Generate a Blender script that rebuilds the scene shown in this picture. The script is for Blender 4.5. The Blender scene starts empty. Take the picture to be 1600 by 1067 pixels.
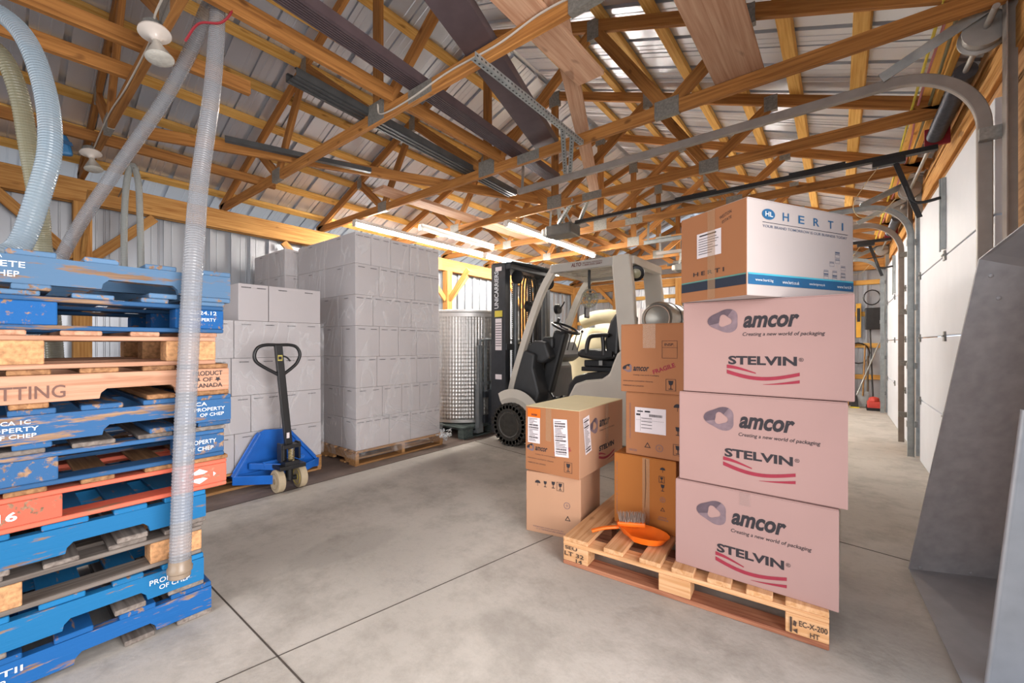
import bpy, math, random
from mathutils import Vector, Matrix
random.seed(7)
S = bpy.context.scene
COL = S.collection
R = math.radians
# ---------------------------------------------------------------- camera
cam = bpy.data.cameras.new('camera'); cam.sensor_width = 36; cam.lens = 36*645/1600
cam.shift_y = 4.5/1600; cam.clip_start = .05; cam.clip_end = 200
co = bpy.data.objects.new('camera', cam); COL.objects.link(co)
co.location = (0, 0, 1.17); co.rotation_euler = (R(90), 0, R(38.3)); S.camera = co
# ---------------------------------------------------------------- world and daylight
w = bpy.data.worlds.new('world'); S.world = w; w.use_nodes = True
bg = w.node_tree.nodes['Background']; bg.inputs[0].default_value = (.80, .88, 1, 1); bg.inputs[1].default_value = 1.4
def area(name, loc, rot, sx, sy, power, col):
    l = bpy.data.lights.new(name, 'AREA'); l.shape = 'RECTANGLE'; l.size = sx; l.size_y = sy
    l.energy = power; l.color = col
    o = bpy.data.objects.new(name, l); COL.objects.link(o); o.location = loc; o.rotation_euler = rot
    return o
# open door behind the camera (front wall) and the open bay door on the right, both letting daylight in
area('daylight_front', (-1.9, -2.15, 1.3), (R(66), 0, 0), 4.6, 2.2, 72, (1, .96, .94)).data.spread = R(135)
area('daylight_side', (.85, .6, 1.3), (0, R(90), 0), 2.3, 1.7, 72, (1, .96, .94)).data.spread = R(115)
S.view_settings.view_transform = 'Standard'; S.view_settings.look = 'None'
S.view_settings.exposure = 0.1; S.view_settings.gamma = 1; S.view_settings.use_curve_mapping = False
LAMP = 270.0   # strength of the fluorescent tubes
S.cycles.max_bounces = 8; S.cycles.diffuse_bounces = 5; S.cycles.use_denoising = True
S.cycles.sample_clamp_indirect = 6; S.cycles.transparent_max_bounces = 12

# ---------------------------------------------------------------- materials
def lin(h):
    if not isinstance(h, str): return tuple(h)[:3]+(1,)
    c = [int(h[i:i+2], 16)/255 for i in (0, 2, 4)]
    return tuple((x/12.92 if x <= .04045 else ((x+.055)/1.055)**2.4) for x in c)+(1,)
MC = {}
def nt(name):
    m = bpy.data.materials.new(name); m.use_nodes = True
    return m, m.node_tree, m.node_tree.nodes, m.node_tree.links, m.node_tree.nodes['Principled BSDF']
def plain(name, col, rough=.5, metal=0, noise=.12, scale=8, bump=0, stretch=(1,1,1), spec=.5, vary=0):
    """noise-mottled surface: colour varies by +-noise"""
    if name in MC: return MC[name]
    m, T, N, L, b = nt(name); c = lin(col)
    tc = N.new('ShaderNodeTexCoord'); mp = N.new('ShaderNodeMapping'); mp.inputs['Scale'].default_value = stretch
    L.new(tc.outputs['Object'], mp.inputs[0])
    n = N.new('ShaderNodeTexNoise'); n.inputs['Scale'].default_value = scale; n.inputs['Detail'].default_value = 5
    L.new(mp.outputs[0], n.inputs['Vector'])
    r = N.new('ShaderNodeValToRGB'); r.color_ramp.elements[0].position = .3; r.color_ramp.elements[1].position = .7
    r.color_ramp.elements[0].color = tuple(x*(1-noise) for x in c[:3])+(1,)
    r.color_ramp.elements[1].color = tuple(min(1, x*(1+noise)) for x in c[:3])+(1,)
    L.new(n.outputs[0], r.inputs[0]); out = r.outputs[0]
    if vary:
        oi = N.new('ShaderNodeObjectInfo'); hs = N.new('ShaderNodeHueSaturation'); mr = N.new('ShaderNodeMapRange')
        mr.inputs[3].default_value = 1-vary; mr.inputs[4].default_value = 1+vary
        L.new(oi.outputs['Random'], mr.inputs[0]); L.new(mr.outputs[0], hs.inputs['Value']); L.new(out, hs.inputs['Color']); out = hs.outputs[0]
    L.new(out, b.inputs['Base Color'])
    b.inputs['Roughness'].default_value = rough; b.inputs['Metallic'].default_value = metal
    b.inputs['Specular IOR Level'].default_value = spec
    if bump:
        bp = N.new('ShaderNodeBump'); bp.inputs['Strength'].default_value = bump; bp.inputs['Distance'].default_value = .01
        L.new(n.outputs[0], bp.inputs['Height']); L.new(bp.outputs[0], b.inputs['Normal'])
    MC[name] = m; return m
def wood(name, c1, c2, rough=.75, vary=.18, knots=.25, paint=None, amount=.5):
    """grain along local X; optional worn paint over it"""
    if name in MC: return MC[name]
    m, T, N, L, b = nt(name)
    tc = N.new('ShaderNodeTexCoord'); oi = N.new('ShaderNodeObjectInfo')
    add = N.new('ShaderNodeVectorMath'); add.operation = 'ADD'
    cm = N.new('ShaderNodeCombineXYZ'); mu = N.new('ShaderNodeMath'); mu.operation = 'MULTIPLY'; mu.inputs[1].default_value = 37
    L.new(oi.outputs['Random'], mu.inputs[0])
    for i in range(3): L.new(mu.outputs[0], cm.inputs[i])
    L.new(tc.outputs['Object'], add.inputs[0]); L.new(cm.outputs[0], add.inputs[1])
    mp = N.new('ShaderNodeMapping'); mp.inputs['Scale'].default_value = (1.2, 26, 26); L.new(add.outputs[0], mp.inputs[0])
    n = N.new('ShaderNodeTexNoise'); n.inputs['Scale'].default_value = 2.2; n.inputs['Detail'].default_value = 6; n.inputs['Distortion'].default_value = .6
    L.new(mp.outputs[0], n.inputs['Vector'])
    r = N.new('ShaderNodeValToRGB'); e = r.color_ramp.elements
    e[0].position = .3; e[1].position = .72; e[0].color = lin(c2); e[1].color = lin(c1); L.new(n.outputs[0], r.inputs[0])
    kn = N.new('ShaderNodeTexNoise'); kn.inputs['Scale'].default_value = 6; kn.inputs['Detail'].default_value = 1
    mk = N.new('ShaderNodeMapping'); mk.inputs['Scale'].default_value = (1, 2.2, 2.2); L.new(add.outputs[0], mk.inputs[0]); L.new(mk.outputs[0], kn.inputs['Vector'])
    kr = N.new('ShaderNodeValToRGB'); kr.color_ramp.elements[0].position = .70; kr.color_ramp.elements[1].position = .78
    kr.color_ramp.elements[1].color = (knots*2, knots*2, knots*2, 1); L.new(kn.outputs[0], kr.inputs[0])
    mx = N.new('ShaderNodeMix'); mx.data_type = 'RGBA'; L.new(kr.outputs[0], mx.inputs[0]); L.new(r.outputs[0], mx.inputs[6])
    k = lin(c2); mx.inputs[7].default_value = (k[0]*.35, k[1]*.3, k[2]*.3, 1)
    hs = N.new('ShaderNodeHueSaturation'); mr = N.new('ShaderNodeMapRange'); mr.inputs[3].default_value = 1-vary; mr.inputs[4].default_value = 1+vary
    L.new(oi.outputs['Random'], mr.inputs[0]); L.new(mr.outputs[0], hs.inputs['Value']); L.new(mx.outputs[2], hs.inputs['Color'])
    out = hs.outputs[0]
    if paint:
        pn = N.new('ShaderNodeTexNoise'); pn.inputs['Scale'].default_value = 5; pn.inputs['Detail'].default_value = 8; pn.inputs['Roughness'].default_value = .65
        mp2 = N.new('ShaderNodeMapping'); mp2.inputs['Scale'].default_value = (1, 6, 6); L.new(add.outputs[0], mp2.inputs[0]); L.new(mp2.outputs[0], pn.inputs['Vector'])
        pr = N.new('ShaderNodeValToRGB'); pr.color_ramp.elements[0].position = amount; pr.color_ramp.elements[1].position = amount+.06
        L.new(pn.outputs[0], pr.inputs[0])
        px = N.new('ShaderNodeMix'); px.data_type = 'RGBA'; L.new(pr.outputs[0], px.inputs[0])
        pv = N.new('ShaderNodeHueSaturation'); pv.inputs['Color'].default_value = lin(paint); L.new(mr.outputs[0], pv.inputs['Value'])
        L.new(pv.outputs[0], px.inputs[6]); L.new(out, px.inputs[7]); out = px.outputs[2]
    L.new(out, b.inputs['Base Color']); b.inputs['Roughness'].default_value = rough; b.inputs['Specular IOR Level'].default_value = .3
    bp = N.new('ShaderNodeBump'); bp.inputs['Strength'].default_value = .35; bp.inputs['Distance'].default_value = .004
    L.new(n.outputs[0], bp.inputs['Height']); L.new(bp.outputs[0], b.inputs['Normal'])
    MC[name] = m; return m
def emit(name, col, s):
    if name in MC: return MC[name]
    m, T, N, L, b = nt(name); b.inputs['Base Color'].default_value = lin(col)
    b.inputs['Emission Color'].default_value = lin(col); b.inputs['Emission Strength'].default_value = s; MC[name] = m; return m
def clear(name, col, fac, rough=.15, scale=9, film=False):
    """translucent plastic: transparent mixed with a glossy body"""
    if name in MC: return MC[name]
    m, T, N, L, b = nt(name); b.inputs['Base Color'].default_value = lin(col); b.inputs['Roughness'].default_value = rough
    tr = N.new('ShaderNodeBsdfTransparent'); mx = N.new('ShaderNodeMixShader'); mx.inputs[0].default_value = fac
    L.new(tr.outputs[0], mx.inputs[1]); L.new(b.outputs[0], mx.inputs[2]); L.new(mx.outputs[0], N['Material Output'].inputs[0])
    if film:
        tc = N.new('ShaderNodeTexCoord'); mp = N.new('ShaderNodeMapping'); mp.inputs['Scale'].default_value = (1, 1, .45); mp.inputs['Rotation'].default_value = (.5, .3, .2)
        n = N.new('ShaderNodeTexNoise'); n.inputs['Scale'].default_value = scale; n.inputs['Detail'].default_value = 3; n.inputs['Distortion'].default_value = 1.6
        L.new(tc.outputs['Object'], mp.inputs[0]); L.new(mp.outputs[0], n.inputs['Vector'])
        bp = N.new('ShaderNodeBump'); bp.inputs['Strength'].default_value = .3; bp.inputs['Distance'].default_value = .03
        L.new(n.outputs[0], bp.inputs['Height']); L.new(bp.outputs[0], b.inputs['Normal'])
        n2 = N.new('ShaderNodeTexNoise'); n2.inputs['Scale'].default_value = scale*.7; n2.inputs['Detail'].default_value = 7; n2.inputs['Distortion'].default_value = 2.5; L.new(mp.outputs[0], n2.inputs['Vector'])
        rr = N.new('ShaderNodeValToRGB'); e = rr.color_ramp.elements; e[0].position = .44; e[0].color = (fac*.6,)*3+(1,); e[1].position = .62; e[1].color = (fac*.6,)*3+(1,)
        for q, v in ((.50, fac), (.53, min(1, fac*2.6)), (.56, fac)): k = e.new(q); k.color = (v, v, v, 1)
        L.new(n2.outputs[0], rr.inputs[0]); L.new(rr.outputs[0], mx.inputs[0])
    MC[name] = m; return m

TRUSS = wood('truss_wood', 'B37C42', '835428', knots=.35)
PINE = wood('pine_wood', 'E0B468', 'C08C40', knots=.35)
BEAM = wood('beam_wood', 'CB9A5A', '9C6731', knots=.3)
PLANK = wood('plank_wood', 'C7A387', 'AB8064', knots=.25)
STEEL = plain('galvanised_steel', 'A3A8A8', .42, .55, .18, 14)
TRACKM = plain('dull_track_steel', '98938E', .5, .4, .12, 10)
ROOFM = plain('roof_sheet', 'DDE1E8', .30, .7, .04, 2)
SIDING = plain('wall_sheet', 'B2B6BC', .38, .5, .04, 3)
DOORW = plain('white_door', 'D2D4DA', .5, 0, .03, 4)
BLACK = plain('black_paint', '1D1D1F', .4, 0, .25, 12)
RUBBER = plain('rubber', '3B3833', .85, 0, .25, 20, bump=.3)
BROWNM = plain('brown_channel', '5C4E52', .38, .35, .12, 9)
DARKM = plain('dark_channel', '48494A', .4, .3, .2, 9)
PERF = plain('plate_steel', '8F8F8C', .4, .6, .2, 60)
WHITE = plain('white_plastic', 'DAD7D2', .4, 0, .04, 6)
BLUEJ = plain('blue_paint', '1560B8', .35, 0, .15, 7)
INK = plain('dark_ink', '2C272C', .8, 0, .1, 30)
INKR = plain('red_ink', '942A3C', .8, 0, .1, 30)
INKB = plain('blue_ink', '175A86', .7, 0, .06, 30)
INKN = plain('navy_ink', '222B3C', .7, 0, .06, 30)
INKW = plain('white_ink', 'D5D9DE', .8, 0, .05, 30)
PAPER = plain('label_paper', 'E0D6D8', .7, 0, .04, 10)
ORANGE = plain('orange_plastic', 'F0701A', .4, 0, .08, 10)
def card(name, col): return plain(name, col, .82, 0, .035, 3, bump=.03, spec=.25)
PINKC = card('pale_cardboard', 'A88781'); KRAFT = card('kraft_cardboard', 'A8714D'); KRAFT2 = card('orange_cardboard', 'AB6A33')  # PINKC is kraft with the pink daylight put into its colour
KRAFT3 = card('buff_cardboard', 'B98F72'); WHITEC = card('white_cardboard', 'B9AEAA'); GREYC = plain('white_carton', 'B7B1B2', .7, 0, .03, 3, vary=.03)
CTOP = card('pale_top_cardboard', 'D6C9A0')

# ---------------------------------------------------------------- mesh helpers
WM = {}
class MB:
    def __init__(s): s.v = []; s.f = []
    def add(s, vs, fs):
        o = len(s.v); s.v += [tuple(v) for v in vs]; s.f += [tuple(i+o for i in f) for f in fs]; return s
    def box(s, a, b):
        (x0, y0, z0), (x1, y1, z1) = a, b
        if x0 > x1: x0, x1 = x1, x0
        if y0 > y1: y0, y1 = y1, y0
        if z0 > z1: z0, z1 = z1, z0
        return s.add([(x0,y0,z0),(x1,y0,z0),(x1,y1,z0),(x0,y1,z0),(x0,y0,z1),(x1,y0,z1),(x1,y1,z1),(x0,y1,z1)],
              [(0,3,2,1),(4,5,6,7),(0,1,5,4),(1,2,6,5),(2,3,7,6),(3,0,4,7)])
    def obox(s, p0, p1, w, t, up=(0, 0, 1)):
        """bar from p0 to p1, w across 'up', t sideways"""
        p0 = Vector(p0); p1 = Vector(p1); x = (p1-p0).normalized(); u = Vector(up)
        if abs(x.dot(u)) > .97: u = Vector((1, 0, 0)) if abs(x.x) < .9 else Vector((0, 1, 0))
        y = u.cross(x).normalized(); z = x.cross(y)
        vs = [p+y*(a*t/2)+z*(b*w/2) for p in (p0, p1) for a, b in ((-1,-1),(1,-1),(1,1),(-1,1))]
        return s.add(vs, [(0,3,2,1),(4,5,6,7),(0,1,5,4),(1,2,6,5),(2,3,7,6),(3,0,4,7)])
    def prism(s, poly, d):
        """closed polygon (3D points) pushed along vector d"""
        d = Vector(d); n = len(poly); vs = [Vector(p) for p in poly]+[Vector(p)+d for p in poly]
        nn = Vector((0,0,0))
        for i in range(n): nn += vs[i].cross(vs[(i+1) % n])
        if nn.dot(d) > 0: f0, f1 = tuple(range(n))[::-1], tuple(range(n, 2*n)); sd = [(i, (i+1) % n, n+(i+1) % n, n+i) for i in range(n)]
        else: f0, f1 = tuple(range(n)), tuple(range(n, 2*n))[::-1]; sd = [(i, n+i, n+(i+1) % n, (i+1) % n) for i in range(n)]
        return s.add(vs, [f0, f1]+sd)
    def cyl(s, p0, p1, r, r1=None, n=20, cap=True):
        r1 = r if r1 is None else r1; p0 = Vector(p0); p1 = Vector(p1); x = (p1-p0).normalized()
        u = Vector((0,0,1)) if abs(x.z) < .9 else Vector((1,0,0)); a = u.cross(x).normalized(); b = x.cross(a)
        vs = []
        for p, q in ((p0, r), (p1, r1)):
            for i in range(n): t = 2*math.pi*i/n; vs.append(p+a*(q*math.cos(t))+b*(q*math.sin(t)))
        fs = [(i, (i+1) % n, n+(i+1) % n, n+i) for i in range(n)]
        if cap: fs += [tuple(range(n))[::-1], tuple(range(n, 2*n))]
        return s.add(vs, fs)
    def tube(s, pts, r, n=8, rad=None, squash=None):
        pts = [Vector(p) for p in pts]; m = len(pts); a = None; vs = []
        for i, p in enumerate(pts):
            x = (pts[min(i+1, m-1)]-pts[max(i-1, 0)]).normalized()
            if a is None: u = Vector((0,0,1)) if abs(x.z) < .9 else Vector((1,0,0)); a = u.cross(x).normalized()
            else: a = (a-x*a.dot(x)).normalized()
            b = x.cross(a); q = rad[i] if rad else r
            for k in range(n): t = 2*math.pi*k/n; vs.append(p+a*(q*math.cos(t))+b*(q*math.sin(t)*(squash or 1)))
        fs = [(i*n+k, i*n+(k+1) % n, (i+1)*n+(k+1) % n, (i+1)*n+k) for i in range(m-1) for k in range(n)]
        fs += [tuple(range(n))[::-1], tuple(range((m-1)*n, m*n))]
        return s.add(vs, fs)
    def lathe(s, c, axis, prof, n=28, cap=True):
        """profile of (radius, height along axis) revolved about axis at c"""
        c = Vector(c); x = Vector(axis).normalized(); u = Vector((0,0,1)) if abs(x.z) < .9 else Vector((1,0,0))
        a = u.cross(x).normalized(); b = x.cross(a); m = len(prof)
        vs = [c+x*h+a*(r*math.cos(2*math.pi*k/n))+b*(r*math.sin(2*math.pi*k/n)) for r, h in prof for k in range(n)]
        fs = [(i*n+k, i*n+(k+1) % n, (i+1)*n+(k+1) % n, (i+1)*n+k) for i in range(m-1) for k in range(n)]
        if cap: fs += [tuple(range(n))[::-1], tuple(range((m-1)*n, m*n))]
        return s.add(vs, fs)
def spline(pts, n=12):
    P = [Vector(p) for p in pts]; P = [2*P[0]-P[1]]+P+[2*P[-1]-P[-2]]; out = []
    for i in range(1, len(P)-2):
        for k in range(n):
            t = k/n; a, b, c, d = P[i-1:i+3]
            out.append(.5*((2*b)+(c-a)*t+(2*a-5*b+4*c-d)*t*t+(3*b-a-3*c+d)*t**3))
    return out+[P[-2]]
def resample(pts, step):
    out = [pts[0]]; acc = 0
    for a, b in zip(pts, pts[1:]):
        d = (b-a).length; p = step-acc
        while p <= d: out.append(a+(b-a)*(p/d)); p += step
        acc = d-(p-step)
    return out
def tag(o, label=None, cat=None, group=None, kind=None):
    for k, v in (('label', label), ('category', cat), ('group', group), ('kind', kind)):
        if v: o[k] = v
    return o
def thing(name, loc, label, cat, group=None, rz=0):
    o = bpy.data.objects.new(name, None); COL.objects.link(o); o.empty_display_size = .1
    o.location = loc; o.rotation_euler = (0, 0, rz); WM[o.name] = Matrix.Translation(loc) @ Matrix.Rotation(rz, 4, 'Z')
    return tag(o, label, cat, group)
def put(name, mb, mat, parent=None, smooth=False, bevel=0, local=False, label=None, cat=None, group=None, kind=None, grain=False):
    """link one mesh object; vertices are given in world space unless local"""
    me = bpy.data.meshes.new(name)
    M = Matrix()
    if parent: M = WM[parent.name]
    elif not local:
        zs = min(v[2] for v in mb.v); xs = [v[0] for v in mb.v]; ys = [v[1] for v in mb.v]
        M = Matrix.Translation(((min(xs)+max(xs))/2, (min(ys)+max(ys))/2, zs))
    G = Matrix.Rotation(R(90), 4, 'Z') if grain else Matrix()
    I = (M @ G).inverted()
    me.from_pydata(mb.v if local else [I @ Vector(v) for v in mb.v], [], mb.f); me.update()
    o = bpy.data.objects.new(name, me); COL.objects.link(o)
    if parent: o.parent = parent; o.matrix_local = G; WM[o.name] = M @ G
    else: o.matrix_world = M @ G; WM[o.name] = M @ G
    for m in (mat if isinstance(mat, (list, tuple)) else [mat]): me.materials.append(m)
    if smooth:
        me.polygons.foreach_set('use_smooth', [True]*len(me.polygons))
        try: me.set_sharp_from_angle(angle=R(38))
        except Exception: pass
    if bevel:
        b = o.modifiers.new('bevel', 'BEVEL'); b.width = bevel; b.segments = 2; b.limit_method = 'ANGLE'
    return tag(o, label, cat, group, kind)
BC = {}
def board(name, p0, p1, w, t, mat, parent=None, up=(0, 0, 1), label=None, cat=None, group=None, bevel=.003):
    """timber with grain along its own local X; mesh shared between equal boards"""
    p0 = Vector(p0); p1 = Vector(p1); ln = (p1-p0).length; x = (p1-p0)/ln; u = Vector(up)
    if abs(x.dot(u)) > .97: u = Vector((1, 0, 0)) if abs(x.x) < .9 else Vector((0, 1, 0))
    y = u.cross(x).normalized(); z = x.cross(y)
    key = (name, round(ln, 3), w, t, mat.name)
    if key not in BC:
        me = bpy.data.meshes.new(name); b = MB(); b.box((-ln/2, -t/2, -w/2), (ln/2, t/2, w/2)); me.from_pydata(b.v, [], b.f); me.update(); me.materials.append(mat); BC[key] = me
    o = bpy.data.objects.new(name, BC[key]); COL.objects.link(o)
    M = Matrix((x, y, z)).transposed().to_4x4(); M.translation = (p0+p1)/2
    if parent: o.parent = parent; o.matrix_local = WM[parent.name].inverted() @ M
    else: o.matrix_world = M
    WM[o.name] = M
    if bevel: b = o.modifiers.new('bevel', 'BEVEL'); b.width = bevel; b.segments = 1; b.limit_method = 'ANGLE'
    return tag(o, label, cat, group)
KIDS = {}
def dup(o, parent=None):
    c = o.copy(); COL.objects.link(c)
    if parent: c.parent = parent
    for ch in [k for k in S.objects if k.parent == o]: dup(ch, c)
    return c
TX = {}
def textmesh(s, bold=0, shear=0, sp=1):
    k = (s, bold, shear, sp)
    if k in TX: return TX[k]
    c = bpy.data.curves.new('t', 'FONT'); c.body = s; c.offset = bold; c.shear = shear; c.space_character = sp; c.resolution_u = 3
    o = bpy.data.objects.new('t', c); COL.objects.link(o); bpy.context.view_layer.update()
    me = bpy.data.meshes.new_from_object(o.evaluated_get(bpy.context.evaluated_depsgraph_get()))
    v = [tuple(p.co) for p in me.vertices]; f = [tuple(p.vertices) for p in me.polygons]
    bpy.data.objects.remove(o); bpy.data.curves.remove(c); bpy.data.meshes.remove(me)
    TX[k] = (v, f); return v, f
class Face:
    """a flat face in space: origin at lower left, right and up vectors; (u,v) in metres"""
    def __init__(s, o, right, up=(0, 0, 1)):
        s.o = Vector(o); s.r = Vector(right).normalized(); s.u = Vector(up).normalized(); s.n = s.r.cross(s.u)
    def p(s, u, v, e=.002): return s.o+s.r*u+s.u*v+s.n*e
def wr(F, parent, s, u, v, w, h, mat=None, bold=.0, shear=0, rot=0, name='printed_text', e=.002, sp=1):
    """writing fitted into width w, height h, lower left at u,v (w=None keeps proportions)"""
    vs, fs = textmesh(s, bold, shear, sp); xs = [a[0] for a in vs]; ys = [a[1] for a in vs]
    x0, y0 = min(xs), min(ys); sy = h/(max(ys)-y0); sx = sy if w is None else w/(max(xs)-x0); c, d = math.cos(rot), math.sin(rot)
    mb = MB(); out = []
    for a in vs:
        x, y = (a[0]-x0)*sx, (a[1]-y0)*sy; x, y = x*c-y*d, x*d+y*c; out.append(F.p(u+x, v+y, e))
    mb.add(out, fs); return put(name, mb, mat or INK, parent)
def flat(F, parent, polys, mat, name='printed_mark', e=.002):
    mb = MB()
    for P in polys: mb.add([F.p(u, v, e) for u, v in P], [tuple(range(len(P)))])
    return put(name, mb, mat, parent)
def rect(u0, v0, u1, v1): return [(u0, v0), (u1, v0), (u1, v1), (u0, v1)]
def ring(outer, inner):
    n = len(outer); return [[outer[i], outer[(i+1) % n], inner[(i+1) % n], inner[i]] for i in range(n)]

# ---------------------------------------------------------------- floor
m, T, N, L, b = nt('concrete'); MC['concrete'] = m
tc = N.new('ShaderNodeTexCoord')
def noise(sc, det=6, rough=.6, st=None, dist=0):
    n = N.new('ShaderNodeTexNoise'); n.inputs['Scale'].default_value = sc; n.inputs['Detail'].default_value = det; n.inputs['Roughness'].default_value = rough; n.inputs['Distortion'].default_value = dist
    if st:
        mp = N.new('ShaderNodeMapping'); mp.inputs['Scale'].default_value = st; L.new(tc.outputs['Object'], mp.inputs[0]); L.new(mp.outputs[0], n.inputs['Vector'])
    else: L.new(tc.outputs['Object'], n.inputs['Vector'])
    return n
def ramp(n, stops):
    r = N.new('ShaderNodeValToRGB'); e = r.color_ramp.elements
    while len(e) < len(stops): e.new(.5)
    for i, (p, c) in enumerate(stops): e[i].position = p; e[i].color = lin(c)
    L.new(n.outputs[0], r.inputs[0]); return r
def mix(f, a, c, mode='MIX'):
    x = N.new('ShaderNodeMix'); x.data_type = 'RGBA'; x.blend_type = mode
    (L.new(f, x.inputs[0]) if not isinstance(f, float) else setattr(x.inputs[0], 'default_value', f))
    L.new(a, x.inputs[6]); (L.new(c, x.inputs[7]) if not isinstance(c, tuple) else setattr(x.inputs[7], 'default_value', c)); return x.outputs[2]
base = ramp(noise(2.6, 12, .74), [(.32, '989188'), (.68, 'C9C2B9')])
st1 = ramp(noise(1.3, 12, .8), [(.53, '000000'), (.70, 'DDDDDD')])
st2 = ramp(noise(14, 6, .7), [(.60, '000000'), (.78, '999999')])
col = mix(st1.outputs[0], base.outputs[0], lin('77706A'))
col = mix(st2.outputs[0], col, lin('8A837B'))
for cx_, cy_, rx_, ry_ in ((-2.24, 1.30, .16, .33), (-1.05, 1.32, .18, .12), (-2.55, 2.9, .5, .35), (.15, 2.2, .3, .25)):   # old oil stains and a darker patch beside the carton pallet
    mp = N.new('ShaderNodeMapping'); mp.inputs['Location'].default_value = (-cx_/rx_, -cy_/ry_, 0); mp.inputs['Scale'].default_value = (1/rx_, 1/ry_, 1); L.new(tc.outputs['Object'], mp.inputs[0])
    wv = N.new('ShaderNodeVectorMath'); wv.operation = 'LENGTH'; L.new(mp.outputs[0], wv.inputs[0])
    nn_ = noise(5, 8, .7); ad = N.new('ShaderNodeMath'); ad.operation = 'ADD'; L.new(wv.outputs['Value'], ad.inputs[0]); L.new(nn_.outputs[0], ad.inputs[1])
    rr_ = ramp(ad, [(.9, '808080'), (1.0, '000000')]); rr_.color_ramp.elements[0].position = .82
    sc_ = N.new('ShaderNodeMath'); sc_.operation = 'MULTIPLY'; sc_.inputs[1].default_value = .62; L.new(ad.outputs[0], sc_.inputs[0]); L.new(sc_.outputs[0], rr_.inputs[0])
    col = mix(rr_.outputs[0], col, lin('6E6861'))
sx = N.new('ShaderNodeSeparateXYZ'); L.new(tc.outputs['Object'], sx.inputs[0])
lt = N.new('ShaderNodeMath'); lt.operation = 'LESS_THAN'; L.new(sx.outputs[0], lt.inputs[0]); lt.inputs[1].default_value = -3.45
dk = ramp(noise(3, 8), [(.3, '5F5048'), (.7, '84736A')])
col = mix(lt.outputs[0], col, dk.outputs[0])
L.new(col, b.inputs['Base Color']); b.inputs['Roughness'].default_value = .72
bp = N.new('ShaderNodeBump'); bp.inputs['Strength'].default_value = .25; bp.inputs['Distance'].default_value = .01
L.new(noise(30, 8).outputs[0], bp.inputs['Height']); L.new(bp.outputs[0], b.inputs['Normal'])
XL, XR, YB, YF = -6.0, .72, 10.35, -2.1
fl = put('floor', MB().box((XL-.1, YF-.1, -.12), (XR+.1, YB+.1, 0)), MC['concrete'], local=True, kind='structure')
gm = plain('yard_gravel', 'A8A29A', .9, 0, .2, 4)
put('ground', MB().box((-14, -12, -.22), (12, 18, -.13)), gm, kind='structure')
JM = plain('joint_dark', '4A423B', .9, 0, .2, 20)
def joint(i, a, c, w=.006):
    put('trim_%d' % i, MB().obox((a[0], a[1], .0008), (c[0], c[1], .0008), .0016, w), JM, kind='structure')
joint(1, (-3.45, .655), (.7, .69)); joint(2, (-1.72, .3), (-1.28, 2.6), .004); joint(3, (-3.45, 3.64), (.64, 3.03)); joint(4, (-1.28, 2.6), (-1.0, 7.5), .004)
joint(5, (-3.45, -1), (-3.45, 10), .01)

# ---------------------------------------------------------------- sheet metal shell
def sheet(name, p0, along, up, width, height, mat, pitch=.44, kind='structure'):
    """ribbed sheet: ribs run along 'up', repeat along 'along'; ribs bulge outwards (n)"""
    A = Vector(along).normalized(); U = Vector(up).normalized(); n = A.cross(U); p0 = Vector(p0)
    pr = [(0, 0)]; x = 0
    while x < width-.01:
        for a, h in ((.038, 0), (.026, .045), (.094, .045), (.082, 0), (.14, 0), (.144, .004), (.152, .004), (.156, 0), (.20, 0), (.204, .004), (.212, .004), (.216, 0), (.252, 0), (.246, .034), (.276, .034), (.270, 0), (.32, 0), (.324, .004), (.332, .004), (.336, 0), (pitch, 0)):
            pr.append((x+a, h))
        x += pitch
    vs = []; fs = []
    for i, (a, h) in enumerate(pr):
        p = p0+A*a+n*h; vs += [p, p+U*height]
        if i: fs.append((2*i-2, 2*i, 2*i+1, 2*i-1))
    mb = MB(); mb.add(vs, fs); o = put(name, mb, mat, kind=kind)
    s = o.modifiers.new('solid', 'SOLIDIFY'); s.thickness = .0012; return o
XC = (-6.0+.64)/2; HS = 3.32; RISE = .39
def ztop(x): return 2.87+(HS-abs(x-XC))*RISE     # centre line of the top chords
rl = math.hypot(1, RISE)
# roof sheets, left and right slope, lying on the purlins
def slope_sheet(sgn, name):
    n = Vector((sgn*RISE, 0, 1))/rl
    e = Vector((XC+sgn*(HS+.45), 0, 2.87-.45*RISE))+n*.088
    up = Vector((-sgn, 0, RISE)); ln = (HS+.45)*rl
    if sgn < 0: sheet(name, (e.x, YB+.2, e.z), (0, -1, 0), up, YB-YF+.5, ln, ROOFM)
    else: sheet(name, (e.x, YF-.3, e.z), (0, 1, 0), up, YB-YF+.5, ln, ROOFM)
slope_sheet(-1, 'ceiling'); slope_sheet(1, 'ceiling')
g = MB(); g.prism([(XC-.35, YF-.4, ztop(XC+.35)+.125), (XC, YF-.4, ztop(XC)+.125), (XC+.35, YF-.4, ztop(XC+.35)+.125), (XC, YF-.4, ztop(XC)+.135)], (0, YB-YF+.7, 0)); put('ceiling', g, ROOFM, kind='structure')
sheet('wall_left', (XL-.04, YF, 0), (0, 1, 0), (0, 0, 1), YB-YF, 2.80, SIDING)
sheet('wall_back', (XL, YB+.04, 0), (1, 0, 0), (0, 0, 1), XR-XL+.1, 2.86, SIDING)
g = MB(); g.prism([(XL, YB+.03, 2.86), (XR, YB+.03, 2.86), (XC, YB+.03, 4.18)], (0, .02, 0)); put('wall_gable', g, SIDING, kind='structure')
# right wall: piers between the bay doors, header, open bay beside the camera
PIER = wood('pier_boards', 'B58A5C', '8A6038', knots=.2)
g = MB()
for y0, y1 in ((YF, -.35), (2.25, 3.2), (5.86, 6.72), (9.32, YB)): g.box((.70, y0, 0), (.78, y1, 2.5))
g.box((.70, YF, 2.46), (.78, YB, 3.0)); put('wall_right', g, PIER, kind='structure', grain=True)
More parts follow.
